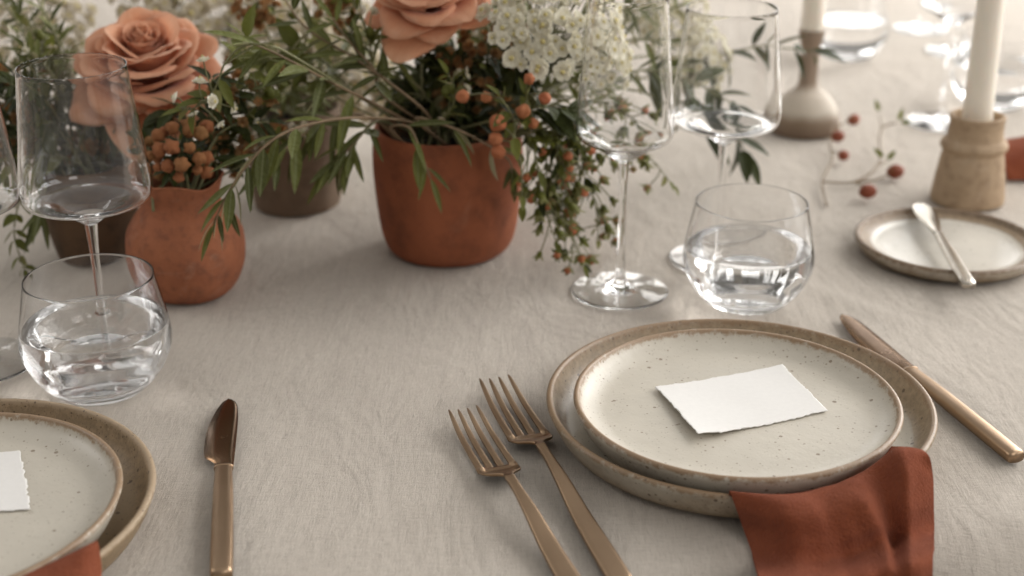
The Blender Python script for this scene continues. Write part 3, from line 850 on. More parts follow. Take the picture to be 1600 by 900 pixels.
# ------------------------------------------------------------------ plant pieces
def leaf_mesh(name, mat, wr=.24, fold=.35, curl=.18, n=6, tip=1.0, wave=0.0, peak=.42):
    """unit leaf along +y, folded on the midrib, bent down towards the tip"""
    V, F = [], []
    for k in range(n + 1):
        t = k / n
        w_ = wr * .5 * (math.sin(math.pi * t ** (math.log(.5) / math.log(peak))) ** .85 if 0 < t < 1 else 0)
        z = -curl * t * t
        wz = wave * math.sin(t * 9)
        if 0 < k < n:
            V += [(-w_, t, z + fold * w_ + wz), (-w_ * .5, t, z + fold * w_ * .38), (0, t, z), (w_ * .5, t, z + fold * w_ * .38), (w_, t, z + fold * w_ - wz)]
        else: V.append((0, t, z))
    first = 0; last = len(V) - 1
    R_ = lambda k, i: 1 + (k - 1) * 5 + i
    for i in range(4): F.append((first, R_(1, i + 1), R_(1, i)))
    for k in range(1, n - 1):
        for i in range(4): F.append((R_(k, i), R_(k, i + 1), R_(k + 1, i + 1), R_(k + 1, i)))
    for i in range(4): F.append((R_(n - 1, i), R_(n - 1, i + 1), last))
    me = mesh(name, V, F); me.materials.append(mat); return me
LF_OLIVE = [leaf_mesh('olive_leaf', M_OLIVE, wr, fo, cu, 7) for wr, fo, cu in ((.18, .4, .12), (.21, .3, .2), (.17, .55, .06), (.22, .35, -.08))]
LF_DEEP = [leaf_mesh('deep_leaf', M_DEEP, wr, fo, cu, 6) for wr, fo, cu in ((.34, .3, .2), (.42, .25, .3), (.30, .45, .1))]
LF_FRESH = [leaf_mesh('fresh_leaf', M_FRESH, wr, fo, cu, 6, peak=.38) for wr, fo, cu in ((.40, .3, .2), (.46, .35, .1), (.34, .3, .3))]
LF_RUST = [leaf_mesh('rust_leaf', M_RUSTLF, wr, fo, cu, 5) for wr, fo, cu in ((.45, .4, .3), (.55, .3, .4), (.40, .5, -.2))]
LF_SMALL = leaf_mesh('small_leaf', M_FRESH, .5, .3, .3, 4)
LF_SEPAL = leaf_mesh('sepal', M_FRESH, .5, .4, .25, 4)

def ball_mesh(name, mat, sub=2, squash=1.0, bump=.12, seed=0, elong=1.0):
    bm = bmesh.new(); bmesh.ops.create_icosphere(bm, subdivisions=sub, radius=.5)
    for v in bm.verts:
        n = 1 + bump * noise.noise(v.co * 5 + Vector((seed, 0, 0)))
        v.co *= n; v.co.z *= elong
    me = bpy.data.meshes.new(name); bm.to_mesh(me); bm.free()
    me.polygons.foreach_set('use_smooth', [True] * len(me.polygons)); me.materials.append(mat); return me
def lantern_mesh(name, mat, seed):
    """little five lobed papery berry, ribs and a pinched end"""
    V, F = [], []; n, m = 20, 8
    for k in range(m + 1):
        t = k / m; r = .5 * math.sin(math.pi * (.06 + .86 * t)) ** .7
        for i in range(n):
            a = 2 * math.pi * i / n
            q = r * (1 + .26 * (abs(math.cos(2.5 * a)) - .6) * math.sin(math.pi * t) ** .5 + .30 * noise.noise((math.cos(a) * 2, math.sin(a) * 2, t * 3 + seed)))
            V.append((q * math.cos(a), q * math.sin(a), t * 1.05))
    for k in range(m):
        for i in range(n):
            j = (i + 1) % n; F.append((k * n + i, k * n + j, (k + 1) * n + j, (k + 1) * n + i))
    F.append(tuple(range(n))[::-1]); F.append(tuple(m * n + i for i in range(n)))
    me = mesh(name, V, F); me.materials.append(mat); return me
BERRY = [lantern_mesh('berry', M_BERRY, s) for s in range(3)]
HIP = ball_mesh('hip', M_HIP, 2, 1, .06, 1, 1.25)
OBUD = [lantern_mesh('orange_bud', M_BUD, s + 5) for s in range(3)]
BUD_G = ball_mesh('green_bud', M_FRESH, 1, 1, .2, 3, 1.4)

def floret_mesh(name, mats, petals=8, layers=2, seed=0, width=.42, cup=.25):
    rnd = random.Random(seed); V, F, MI = [], [], []
    for L in range(layers):
        for p in range(petals):
            a = 2 * math.pi * (p + .5 * L) / petals + rnd.uniform(-.15, .15)
            ln = (.5 - .13 * L) * rnd.uniform(.85, 1.1); zt = (cup + .22 * L) * .5 * rnd.uniform(.7, 1.3)
            ca, sa = math.cos(a), math.sin(a); w_ = width * ln * rnd.uniform(.85, 1.15)
            b = len(V)
            def pt(r, s_, z): V.append((ca * r - sa * s_, sa * r + ca * s_, z))
            pt(.05, 0, .03 * L); pt(ln * .55, -w_, zt * .5); pt(ln * .6, 0, zt * .3); pt(ln * .55, w_, zt * .5)
            pt(ln * .93, -w_ * .6, zt * .95); pt(ln, 0, zt * .8 - .03); pt(ln * .93, w_ * .6, zt * .95)
            for f in ((0, 2, 1), (0, 3, 2), (1, 2, 5, 4), (2, 3, 6, 5)): F.append(tuple(b + q for q in f)); MI.append(0)
    b = len(V); k = 7
    V.append((0, 0, .20 + .1 * layers))
    for i in range(k): V.append((.13 * math.cos(2 * math.pi * i / k), .13 * math.sin(2 * math.pi * i / k), .10 + .08 * layers))
    for i in range(k): F.append((b, b + 1 + i, b + 1 + (i + 1) % k)); MI.append(1)
    me = mesh(name, V, F); me.materials.append(mats[0]); me.materials.append(mats[1]); me.polygons.foreach_set('material_index', MI); return me
FLORET = [floret_mesh('floret', (M_WHITE, M_YCENT), 7, 2, s, .45, .3) for s in range(4)]
CREAMF = [floret_mesh('cream_floret', (M_CREAM, M_YCENT), 6, 2, s + 9, .5, .35) for s in range(3)]
RUSTF = [floret_mesh('rust_floret', (M_RUSTLF, M_RUSTLF), 5, 3, s + 20, .5, .5) for s in range(3)]
STAR = [floret_mesh('star_flower', (M_WHITE, M_YCENT), 9, 3, s + 40, .32, .35) for s in range(2)]

def stem_part(root, path, r0, r1, mat, name='stem', n=6):
    off = Vector(root.location)
    V, F = tube_data([p - off for p in path], r0, r1, n)
    me = mesh(name, V, F); return obj(name, me, mat, root)
def rnd_unit(rg):
    while True:
        v = Vector((rg.uniform(-1, 1), rg.uniform(-1, 1), rg.uniform(-1, 1)))
        if .05 < v.length < 1: return v.normalized()
def branch(name, label, cat, group, pts, leaves, lmin, lmax, n_leaf, seed, stem_mat=None, r0=.0014, r1=.0006, start=.12, spread=50, droop=.35, tipleaf=True, pair=True, leaf_name='leaf'):
    rg = random.Random(seed)
    path = spline(pts, 10)
    root = thing(name, label, cat, pts[0], 0, group)
    stem_part(root, path, r0, r1, stem_mat or M_STEM)
    N = len(path)
    side0 = rg.uniform(0, 6.28)
    for k in range(n_leaf):
        t = start + (1 - start) * (k + .5) / n_leaf + rg.uniform(-.02, .02)
        i = max(0, min(N - 2, int(t * (N - 1))))
        p = path[i].lerp(path[i + 1], t * (N - 1) - i) if t < 1 else path[-1]
        d = (path[min(i + 2, N - 1)] - path[max(i - 1, 0)]).normalized()
        a = d.cross(Vector((0, 0, 1)))
        if a.length < .1: a = d.cross(Vector((1, 0, 0)))
        a.normalize(); b = a.cross(d)
        for q in ((0, 1) if pair else (0,)):
            g = side0 + k * 1.57 + q * math.pi + rg.uniform(-.5, .5)
            o_ = a * math.cos(g) + b * math.sin(g)
            sp_ = R(spread + rg.uniform(-16, 16))
            ld = d * math.cos(sp_) + o_ * math.sin(sp_) + Vector((0, 0, -droop * rg.uniform(.4, 1.4)))
            L = rg.uniform(lmin, lmax) * (1 - .35 * max(0, t - .6) / .4)
            nrm = (Vector((0, -.25, 1)) + rnd_unit(rg) * .5)
            part(leaf_name, rg.choice(leaves), root, frame(p + o_ * r0 * .5, ld, nrm, L, L * rg.uniform(.85, 1.2)))
    if tipleaf:
        d = (path[-1] - path[-3]).normalized()
        part(leaf_name, rg.choice(leaves), root, frame(path[-1], d, Vector((0, -.4, 1)), (lmin + lmax) * .42))
    return root, path

# ------------------------------------------------------------------ roses
def petal_mesh(rg, L, W, phi0, phi1, r_base, wrap, roll, tipw, mat, nu=16, nv=14):
    """petal round the z axis: phi = lean from the axis along its length; wrap = how far it curves round the heart"""
    V = []
    mid = [(r_base, 0.0)]
    for k in range(nv):
        t = (k + .5) / nv
        ph = R(phi0 + (phi1 - phi0) * t ** 1.7)
        mid.append((mid[-1][0] + math.sin(ph) * L / nv, mid[-1][1] + math.cos(ph) * L / nv))
    s0 = rg.uniform(0, 50); skew = rg.uniform(-.12, .12)
    for k in range(nv + 1):
        t = k / nv
        for i in range(nu + 1):
            u = -1 + 2 * i / nu
            # rounded outline with a faint point: rows bend back towards the margins
            top_drop = tipw * abs(u) ** 2.2 * t ** 3
            tt = max(0.0, t - top_drop * .42)
            kk = tt * nv; k0 = min(nv - 1, int(kk)); f = kk - k0
            r = mid[k0][0] * (1 - f) + mid[k0 + 1][0] * f; z = mid[k0][1] * (1 - f) + mid[k0 + 1][1] * f
            wd = W * (.26 + .74 * math.sin(min(1, tt / .70) * math.pi / 2)) * (1 - .22 * max(0, (tt - .7) / .3) ** 2)
            ph = R(phi0 + (phi1 - phi0) * tt ** 1.7)
            nr, nz = math.cos(ph), -math.sin(ph)      # outward normal of the midline in (r, z)
            s_ = (u + skew * t * (1 - u * u)) * wd / 2
            rad = max(r, W * .20)
            th = max(-2.4, min(2.4, s_ / rad * wrap))
            # rolled lip: the outer margin turns back on itself in a tight curl
            e = max(0, (t - .70) / .30) ; es = max(0, (abs(u) - .62) / .38) * min(1, t * 1.4)
            c = min(1.0, math.hypot(e, es * .8))
            ro = roll * (c ** 2)
            back = roll * .75 * c ** 3
            ru = (.0052 * noise.noise((u * 1.3 + s0, t * 1.6, s0)) * t + .0024 * noise.noise((u * 3.2 + s0, t * 2.5, 2)) * t * t) * (W / .07)
            tr, tz = math.sin(ph), math.cos(ph)
            rr = r + nr * (ro + ru) - tr * back; zz = z + nz * (ro + ru) - tz * back
            # cupping: flat petals hollow towards the heart
            hol = .055 * W * (1 - u * u) * math.sin(math.pi * min(1, tt * 1.05))
            rr += nr * hol * .8; zz += nz * hol * .8
            dr = (rad - r) * 0
            x = (rr + rad - r) * math.cos(th) - (rad - r); y = (rr + rad - r) * math.sin(th) + s_ * (1 - wrap) * .55
            V.append((x, y, zz))
    F = [(k * (nu + 1) + i, k * (nu + 1) + i + 1, (k + 1) * (nu + 1) + i + 1, (k + 1) * (nu + 1) + i) for k in range(nv) for i in range(nu)]
    me = mesh('petal', V, F); me.materials.append(mat)
    uv = me.attributes.new('petal_uv', 'FLOAT_VECTOR', 'POINT')
    uv.data.foreach_set('vector', [c for k in range(nv + 1) for i in range(nu + 1) for c in (-1 + 2 * i / nu + s0, k / nv, s0)])
    ed = me.attributes.new('margin', 'FLOAT', 'POINT')
    ed.data.foreach_set('value', [max(k / nv, .3 + .7 * abs(-1 + 2 * i / nu) ** 3) if k else 0.0 for k in range(nv + 1) for i in range(nu + 1)])
    return me
def rose(label, center, axis, size, seed, stem_to, open_=1.0, spin=0.0):
    rg = random.Random(seed)
    root = thing('rose', label, 'rose', stem_to, 0, 'terracotta orange roses')
    ax = Vector(axis).normalized()
    base = Vector(center) - ax * size * .32
    stem_part(root, spline([Vector(stem_to), (Vector(stem_to) + base) / 2 + Vector((.005, .01, 0)), base - ax * .02, base + ax * .004], 6), .0024, .002, M_STEM, n=8)
    q = ax.to_track_quat('Z', 'Y').to_matrix().to_4x4()
    ga = 2.39996
    n = 52
    for k in range(n):
        f = (k / (n - 1)) ** .85
        L = size * lerp([(0, .50), (.4, .60), (.75, .66), (1, .72)], f) * rg.uniform(.93, 1.07)
        W = size * lerp([(0, .26), (.25, .42), (.6, .62), (1, .76)], f) * rg.uniform(.9, 1.1)
        phi0 = lerp([(0, 2), (.3, 7), (.55, 18), (.8, 42), (1, 78)], f) * open_ + rg.uniform(-4, 4)
        phi1 = lerp([(0, -14), (.2, 2), (.4, 24), (.6, 58), (.8, 100), (1, 150)], f) * open_ + rg.uniform(-10, 10)
        rb = size * lerp([(0, .010), (.3, .035), (1, .062)], f)
        wrap = lerp([(0, 1.0), (.4, 1.0), (.8, .85), (1, .75)], f)
        roll = size * lerp([(0, .006), (.3, .030), (.7, .055), (1, .06)], f) * rg.uniform(.7, 1.3)
        me = petal_mesh(rg, L, W, phi0, phi1, rb, wrap, roll, lerp([(0, .5), (.5, .75), (1, 1.15)], f), M_ROSE)
        a = k * ga + rg.uniform(-.25, .25) + spin
        zoff = size * lerp([(0, .05), (.5, .03), (1, -.01)], f)
        part('petal', me, root, Matrix.Translation(base) @ q @ Matrix.Rotation(a, 4, 'Z') @ Matrix.Translation((0, 0, zoff)))
    for k in range(5):
        a = k * 1.2566
        d = (q.to_3x3() @ Vector((math.cos(a), math.sin(a), -.5))).normalized()
        part('sepal', LF_SEPAL, root, frame(base - ax * .002, d, ax, size * .32))
    return root
rose('full open terracotta orange rose behind the wide wine glass', atY(229, 90, 1.150), (.08, -.40, .90), .112, 4, PV + Vector((.0, .01, .084)))
rose('terracotta orange rose hanging over the big terracotta pot', atY(668, -26, 1.150), (-.06, -.50, .80), .086, 12, PC + Vector((.0, -.01, .098)))

# ------------------------------------------------------------------ flower clusters
def umbel(name, label, group, center, axis, R_, n, fl, fsize, base, seed, dome=.35, stem_mat=None, leafs=None, part_name='floret', cat='flower', rays=True, scat=.3):
    rg = random.Random(seed)
    center = Vector(center); base = Vector(base); ax = Vector(axis).normalized()
    root = thing(name, label, cat, base, 0, group)
    node = center - ax * R_ * .95
    stem_part(root, spline([base, (base + node) / 2 + Vector((rg.uniform(-.01, .01), .008, .01)), node], 8), .0014, .0011, stem_mat or M_STEM)
    q = ax.to_track_quat('Z', 'Y').to_matrix()
    rv, rf = [], []
    for k in range(n):
        r = R_ * math.sqrt((k + .5) / n); a = k * 2.39996
        loc = Vector((r * math.cos(a), r * math.sin(a), R_ * dome * (1 - (r / R_) ** 2))) + rnd_unit(rg) * fsize * scat
        p = center + q @ loc
        nr = (q @ Vector((loc.x * .9, loc.y * .9, R_ * .75)) + rnd_unit(rg) * R_ * .3).normalized()
        s_ = fsize * rg.uniform(.65, 1.25)
        up = nr.cross(rnd_unit(rg)).normalized()
        part(part_name, rg.choice(fl), root, frame(p, up, nr, s_))
        if rays:
            m1 = node.lerp(p, .5) - ax * .002
            v_, f_ = tube_data([node, m1, p - nr * s_ * .02], .0006, .0004, 4, len(rv), False); rv += [x - base for x in v_]; rf += f_
    if rays: obj('flower_rays', mesh('flower_rays', rv, rf), stem_mat or M_STEM, root)
    return root
WG = 'white lacy flower heads'
umbel('white_flower_spray', 'broad lacy white flower head in front of the slim wine glass', WG, atY(866, 40, 1.13), (.22, -.55, .80), .056, 104, FLORET, .0152, PC + Vector((.025, 0, .1)), 5, .42)
umbel('white_flower_spray', 'smaller white lacy flower head partly seen through the slim wine glass', WG, atY(945, 92, 1.17), (.4, -.6, .6), .026, 26, FLORET, .0142, PC + Vector((.03, .01, .1)), 6, .4)
umbel('white_flower_spray', 'white lacy flower head seen through the wide wine glass behind the tumbler', WG, atY(1085, 85, 1.36), (.3, -.6, .7), .040, 60, FLORET, .0125, PC + Vector((.03, .04, .1)), 8, .5)
umbel('white_flower_spray', 'loose white blossoms at the back between the two wine glasses', WG, atY(1030, 20, 1.40), (.1, -.6, .7), .045, 60, FLORET, .0125, PC + Vector((.03, .04, .1)), 9, .5)
CG = 'soft cream blossom heads at the back'
rgc = random.Random(5)
for k, (px, py, Y, rr, lab) in enumerate((
        (455, 195, 1.36, .050, 'blurred cream blossom head low above the brown clay pot'),
        (440, 30, 1.42, .062, 'large blurred cream blossom head between the two roses'),
        (350, 25, 1.42, .052, 'blurred cream blossom head just right of the full rose'),
        (520, 50, 1.46, .050, 'blurred cream blossom head behind the arching olive branch'),
        (60, 40, 1.40, .050, 'blurred cream blossom head behind the fine stems of the dark pot'),
        (560, 130, 1.40, .038, 'small blurred cream blossom head beside the dark filler leaves'),
        (480, 115, 1.44, .050, 'blurred cream blossom head behind hanging olive leaves'),
        (255, -10, 1.40, .055, 'blurred cream blossom head above and behind the full rose'),
        (770, 10, 1.33, .036, 'cream blossom head between second rose and lacy white flowers'))):
    umbel('cream_blossom', lab, CG, atY(px, py, Y), (rgc.uniform(-.3, .3), -.7, .6), rr, 46, CREAMF, .017,
          PG + Vector((rgc.uniform(-.02, .02), 0, .085)) if px < 700 else PC + Vector((0, .03, .1)), 30 + k, .45)
RG = 'rust brown blossom clusters'
for k, (px, py, Y, rr, b, lab) in enumerate((
        (385, 160, 1.10, .028, PV, 'rust blossom cluster behind the pale star flower sprig'),
        (345, 215, 1.10, .022, PV, 'rust blossom cluster above the vase rim beside the orange buds'),
        (745, 105, 1.17, .030, PC, 'rust blossom cluster under the second rose beside orange berries'),
        (788, 70, 1.19, .026, PC, 'rust blossom cluster touching the lacy white flower head'),
        (20, 165, 1.16, .030, PD, 'rust blossom cluster left of the wide wine glass bowl'),
        (60, 215, 1.16, .024, PD, 'rust blossom cluster seen through the wide glass above the dark pot'),
        (700, 130, 1.18, .024, PC, 'rust blossom cluster deep in the big terracotta pot'),
        (405, 205, 1.14, .020, PV, 'small rust blossom cluster between vase and brown clay pot'),
        (150, 235, 1.17, .026, PD, 'rust blossom cluster in the mouth of the dark clay pot'),
        (405, 18, 1.24, .013, PG, 'tiny dark seed head cluster before the cream blossoms'),
        (530, 12, 1.22, .016, PC, 'small rust blossom cluster beside the second rose'),
        (760, 180, 1.18, .018, PC, 'small rust blossom cluster at the big pot rim'))):
    umbel('rust_blossom', lab, RG, atY(px, py, Y), (rgc.uniform(-.5, .5), -.8, .45), rr * 1.1, 40, RUSTF + [LF_SMALL], .0105, b + Vector((rgc.uniform(-.015, .015), 0, .085)), 60 + k, .7, scat=.75)
# tight orange buds at the mouth of the vase
BG = 'orange bud clusters above the vase'
for lab, (px, py, Y, rr, n) in (('tight cluster of dusty orange round buds at the mouth of the terracotta vase', (285, 238, 1.045, .022, 19)),
                                ('small dusty bud cluster between the wide wine glass and the vase mouth', (248, 258, 1.065, .014, 7))):
    umbel('bud_cluster', lab, BG, atY(px, py, Y), (.1, -.8, .5), rr, n, OBUD, .0098, PV + Vector((0, 0, .082)), 80 + n, .6, None, None, 'bud', 'flower buds')

# ------------------------------------------------------------------ olive and other branches, as they hang in the photograph
OG = 'olive branches in the arrangement'
def path_px(lst, base=None):
    pts = [atY(*p) for p in lst]
    return ([Vector(base)] if base is not None else []) + pts
olive = [
    ('olive branch drooping in front of the terracotta vase', [(640, 190, 1.12), (535, 185, 1.06), (440, 210, 1.02), (385, 260, 1.0), (352, 310, .99), (335, 350, .985)], PC + Vector((0, 0, .1)), 11, 3, .030, .043),
    ('olive branch arching up left from the big terracotta pot with hanging leaves', [(600, 170, 1.12), (520, 130, 1.08), (440, 88, 1.05), (395, 68, 1.04)], PC + Vector((-.01, 0, .1)), 8, 5, .036, .054),
    ('olive twig hanging over the face of the big terracotta pot', [(610, 200, 1.105), (640, 200, 1.085), (658, 240, 1.08), (672, 278, 1.08)], PC + Vector((-.03, -.03, .1)), 3, 6, .034, .044),
    ('olive branch rising from the big pot toward the white blossom', [(660, 170, 1.12), (560, 95, 1.12), (480, 45, 1.13), (440, -10, 1.14)], PC + Vector((-.01, .01, .1)), 11, 8, .026, .040),
    ('olive spray spilling low over the brown clay pot', [(590, 190, 1.13), (560, 215, 1.1), (535, 245, 1.09), (520, 262, 1.085)], PC + Vector((-.04, -.02, .1)), 5, 9, .036, .05),
    ('olive branch reaching low left between the two terracotta pots', [(560, 180, 1.14), (500, 195, 1.1), (455, 225, 1.07), (415, 262, 1.05)], PC + Vector((-.03, 0, .1)), 8, 10, .032, .048),
    ('olive branch lying across the rim of the big terracotta pot', [(650, 185, 1.1), (720, 205, 1.09), (790, 245, 1.1), (800, 270, 1.1)], PC + Vector((0, -.02, .1)), 3, 11, .026, .038),
    ('olive branch with long leaves beside the second rose', [(600, 150, 1.13), (585, 110, 1.12), (550, 70, 1.12), (520, 30, 1.12)], PC + Vector((0, 0, .1)), 9, 13, .026, .04),
]
for lab, pp, b, nl, sd, l0, l1 in olive:
    branch('olive_branch', lab, 'branch', OG, path_px(pp, b), LF_OLIVE, l0, l1, nl, sd, M_BSTEM, .0016, .0007, .35, 40, .5)
# leaves at the back right, behind the wine glasses
for k, (pp, nl) in enumerate((([(900, 150, 1.22), (1010, 110, 1.28), (1085, 130, 1.30), (1150, 165, 1.30)], 7), ([(950, 100, 1.3), (1100, 90, 1.36), (1200, 75, 1.38), (1270, 80, 1.38)], 6), ([(940, 140, 1.25), (1060, 160, 1.3), (1140, 205, 1.3), (1165, 240, 1.29)], 5))):
    branch('olive_branch', ('leafy branch seen through the wide wine glass behind the tumbler', 'branch reaching out toward the grey bell candle holder', 'leafy branch dipping behind the stem of the wide wine glass')[k], 'branch', OG,
           path_px(pp, PC + Vector((.03, .02, .1))), LF_DEEP, .034, .050, nl, 40 + k, M_STEM, .0014, .0007, .45, 45, .35)
# dense dark greenery that fills the pots
FG = 'dark green filler stems'
rg = random.Random(21)
def filler(n, base, x0, x1, y0, y1, Y0, Y1, leaves, l0, l1, nl, label, group, name, sd, mat=None, start=.3):
    for k in range(n):
        px, py, Y = rg.uniform(x0, x1), rg.uniform(y0, y1), rg.uniform(Y0, Y1)
        if 560 < px < 770 and py < 95: py += 90; Y = max(Y, 1.16)
        tipp = atY(px, py, Y); b = Vector(base) + Vector((rg.uniform(-.03, .03), rg.uniform(-.03, .03), 0))
        mid = b.lerp(tipp, .55) + Vector((rg.uniform(-.01, .01), rg.uniform(-.01, .01), rg.uniform(.015, .04)))
        branch(name, label, 'foliage', group, [b, mid, tipp], leaves, l0, l1, nl, sd + k, mat, .0013, .0006, start, 52, .25)
filler(20, PC + Vector((0, 0, .095)), 600, 880, 60, 205, 1.10, 1.26, LF_DEEP, .018, .034, 12, 'dark leafy stem inside the big terracotta pot', FG, 'filler_stem', 200)
filler(8, PC + Vector((0, 0, .095)), 600, 900, -60, 90, 1.12, 1.30, LF_OLIVE, .026, .042, 9, 'upright olive green stem rising from the big terracotta pot', 'upright filler stems', 'filler_stem', 240)
filler(9, PV + Vector((0, 0, .08)), 230, 430, 120, 270, 1.04, 1.14, LF_DEEP, .014, .026, 10, 'dark leafy stem inside the terracotta vase', FG, 'filler_stem', 260)
filler(16, PD + Vector((0, 0, .075)), -60, 220, 120, 300, 1.10, 1.22, LF_DEEP, .016, .030, 11, 'dark leafy stem inside the dark clay pot', FG, 'filler_stem', 280)
filler(13, PD + Vector((0, 0, .075)), -60, 140, -60, 130, 1.12, 1.30, LF_OLIVE, .014, .026, 14, 'fine olive green stem standing above the dark clay pot', 'upright filler stems', 'filler_stem', 300)
filler(5, PG + Vector((0, 0, .085)), 360, 600, -40, 200, 1.22, 1.36, LF_OLIVE, .024, .040, 9, 'blurred green stem rising from the brown clay pot', 'upright filler stems', 'filler_stem', 330)
filler(8, PC + Vector((.03, .03, .095)), 880, 1090, -40, 160, 1.2, 1.36, LF_OLIVE, .024, .040, 8, 'green stem leaning out behind the slim wine glass', 'upright filler stems', 'filler_stem', 360)

# ------------------------------------------------------------------ pale star flower sprig
def sprig(name, label, cat, group, main, base, seed, tips, head, hsize, leaves, l0, l1, nl, hname, stem_mat=None, leaf_start=.4, calyx=False, r0=.0011):
    """a stem with side twigs ending in heads. tips: list of (px, py, Y, t) where t is the place on the stem"""
    rg2 = random.Random(seed)
    root, path = branch(name, label, cat, group, ([Vector(base)] if base is not None else []) + main, leaves, l0, l1, nl, seed, stem_mat, r0, .0005, leaf_start, 48, .2, True, False)
    off = Vector(root.location); N = len(path); V, F = [], []
    for (tp, t) in tips:
        p0 = path[int(t * (N - 1))]
        d0 = (path[min(int(t * (N - 1)) + 2, N - 1)] - p0)
        mid = p0.lerp(tp, .5) + d0 * .3 + Vector((0, 0, .003))
        tw = spline([p0, mid, tp], 5)
        v_, f_ = tube_data([x - off for x in tw], .0006, .0005, 5, len(V), False); V += v_; F += f_
        d = (tw[-1] - tw[-2]).normalized()
        s_ = hsize * rg2.uniform(.8, 1.2)
        up = d.cross(rnd_unit(rg2)).normalized()
        MB = frame(tp, up, d, s_)
        hd = part(hname, rg2.choice(head), root, MB)
        if calyx:
            a = d.cross(up)
            for q in range(5):
                g = q * 1.2566 + rg2.uniform(-.3, .3); out = up * math.cos(g) + a * math.sin(g)
                dd = (out * rg2.uniform(.35, .8) + d * .9).normalized()
                sp_ = bpy.data.objects.new('sepal', LF_SEPAL); C.objects.link(sp_); sp_.parent = hd
                sp_.matrix_basis = MB.inverted() @ frame(tp + out * s_ * .30 - d * s_ * .05, dd, -out, s_ * rg2.uniform(.95, 1.45))
    if V: obj('twig', mesh('twig', V, F), stem_mat or M_STEM, root)
    return root
YS = 1.03
sprig('star_flower_sprig', 'arching sprig of tiny pale star flowers beside the full rose', 'flower', None,
      [atY(470, 95, 1.06), atY(420, 72, YS), atY(380, 72, YS), atY(352, 98, YS), atY(335, 140, YS), atY(305, 168, YS), atY(285, 172, YS)], PC + Vector((-.02, 0, .1)), 5,
      [(atY(312, 130, YS), .80), (atY(362, 168, YS), .82), (atY(342, 192, YS), .84), (atY(318, 96, YS), .74), (atY(276, 153, YS), .94), (atY(330, 158, YS - .01), .86), (atY(300, 175, YS), .92)], STAR, .0118, LF_FRESH, .018, .026, 7, 'star_flower', None, .62)

# wispy sprays of tiny pale flowers and buds, and loose broad leaved shoots between the pots
WS = 'wispy pale sprays'
PALE = [CREAMF[0], CREAMF[1], STAR[0], BUD_G]
def wisp(lab, main, base, n, seed, size=.0085, spread=.02, l0=.012, l1=.022, nl=10):
    rg2 = random.Random(seed); path = spline([Vector(base)] + main, 8); tips = []
    for k in range(n):
        t = .45 + .55 * (k + .5) / n; p = path[int(t * (len(path) - 1))]
        tips.append((p + rnd_unit(rg2) * spread * rg2.uniform(.5, 1) + Vector((0, 0, .25 * spread)), max(0, t - .07)))
    return sprig('wispy_spray', lab, 'flower', WS, main, base, seed, tips, PALE, size, LF_FRESH, l0, l1, nl, 'tiny_flower', None, .35)
C0, V0, G0, D0 = PC + Vector((-.02, 0, .1)), PV + Vector((.005, 0, .084)), PG + Vector((.01, 0, .085)), PD + Vector((.005, 0, .076))
wisp('wispy pale spray rising beside the second rose', [atY(590, 120, 1.14), atY(575, 55, 1.13), atY(545, -10, 1.13)], C0, 13, 401)
wisp('wispy pale spray leaning left over the brown clay pot', [atY(540, 160, 1.15), atY(490, 120, 1.14), atY(455, 130, 1.13)], C0, 12, 402)
wisp('wispy pale spray above the terracotta vase next to the rust blossoms', [atY(345, 220, 1.09), atY(395, 170, 1.08), atY(418, 130, 1.08)], V0, 12, 403)
wisp('wispy pale spray crossing the open gap between the roses', [atY(480, 170, 1.28), atY(470, 90, 1.25), atY(500, 20, 1.25)], G0, 14, 404)
wisp('wispy pale spray at the left of the full rose above the dark clay pot', [atY(100, 180, 1.17), atY(80, 100, 1.17), atY(40, 40, 1.17)], D0, 14, 405)
wisp('wispy pale spray among dark leaves under the second rose', [atY(690, 190, 1.12), atY(712, 150, 1.11), atY(700, 115, 1.11)], C0, 9, 406, .008, .014)
wisp('wispy pale spray spilling over the far shoulder of the big pot', [atY(850, 205, 1.15), atY(885, 195, 1.13), atY(905, 225, 1.12)], C0, 12, 407, .0085, .016)
wisp('wispy pale spray low between the vase and brown clay pot', [atY(400, 245, 1.1), atY(440, 215, 1.1), atY(485, 205, 1.1)], V0, 11, 408)
SH = 'broad leaved shoots in the arrangement'
for lab, pp, b, nl, sd, lf in (
        ('broad leaved shoot hanging between the brown clay pot and big pot', [(600, 190, 1.13), (575, 200, 1.1), (552, 225, 1.095), (545, 250, 1.09)], C0, 4, 501, LF_OLIVE),
        ('broad leaved shoot arching across the gap above the brown clay pot', [(560, 150, 1.16), (505, 95, 1.15), (455, 75, 1.14), (420, 95, 1.13)], C0, 7, 502, LF_FRESH),
        ('fresh shoot standing up behind the star flower sprig', [(350, 190, 1.1), (375, 120, 1.1), (385, 60, 1.1)], V0, 7, 503, LF_FRESH),
        ('fresh shoot leaning over the dark clay pot rim', [(110, 250, 1.13), (60, 240, 1.12), (20, 270, 1.11)], D0, 6, 504, LF_FRESH),
        ('fresh shoot pushing out under the lacy white flower head', [(800, 180, 1.11), (850, 165, 1.1), (890, 175, 1.1)], C0, 6, 505, LF_DEEP),
        ('dusky shoot reaching toward the slim wine glass', [(830, 150, 1.16), (890, 130, 1.18), (950, 150, 1.2)], C0, 6, 506, LF_OLIVE)):
    branch('leafy_shoot', lab, 'branch', SH, path_px(pp, b), lf, .026, .042, nl, sd, M_STEM, .0012, .0006, .4, 48, .3)

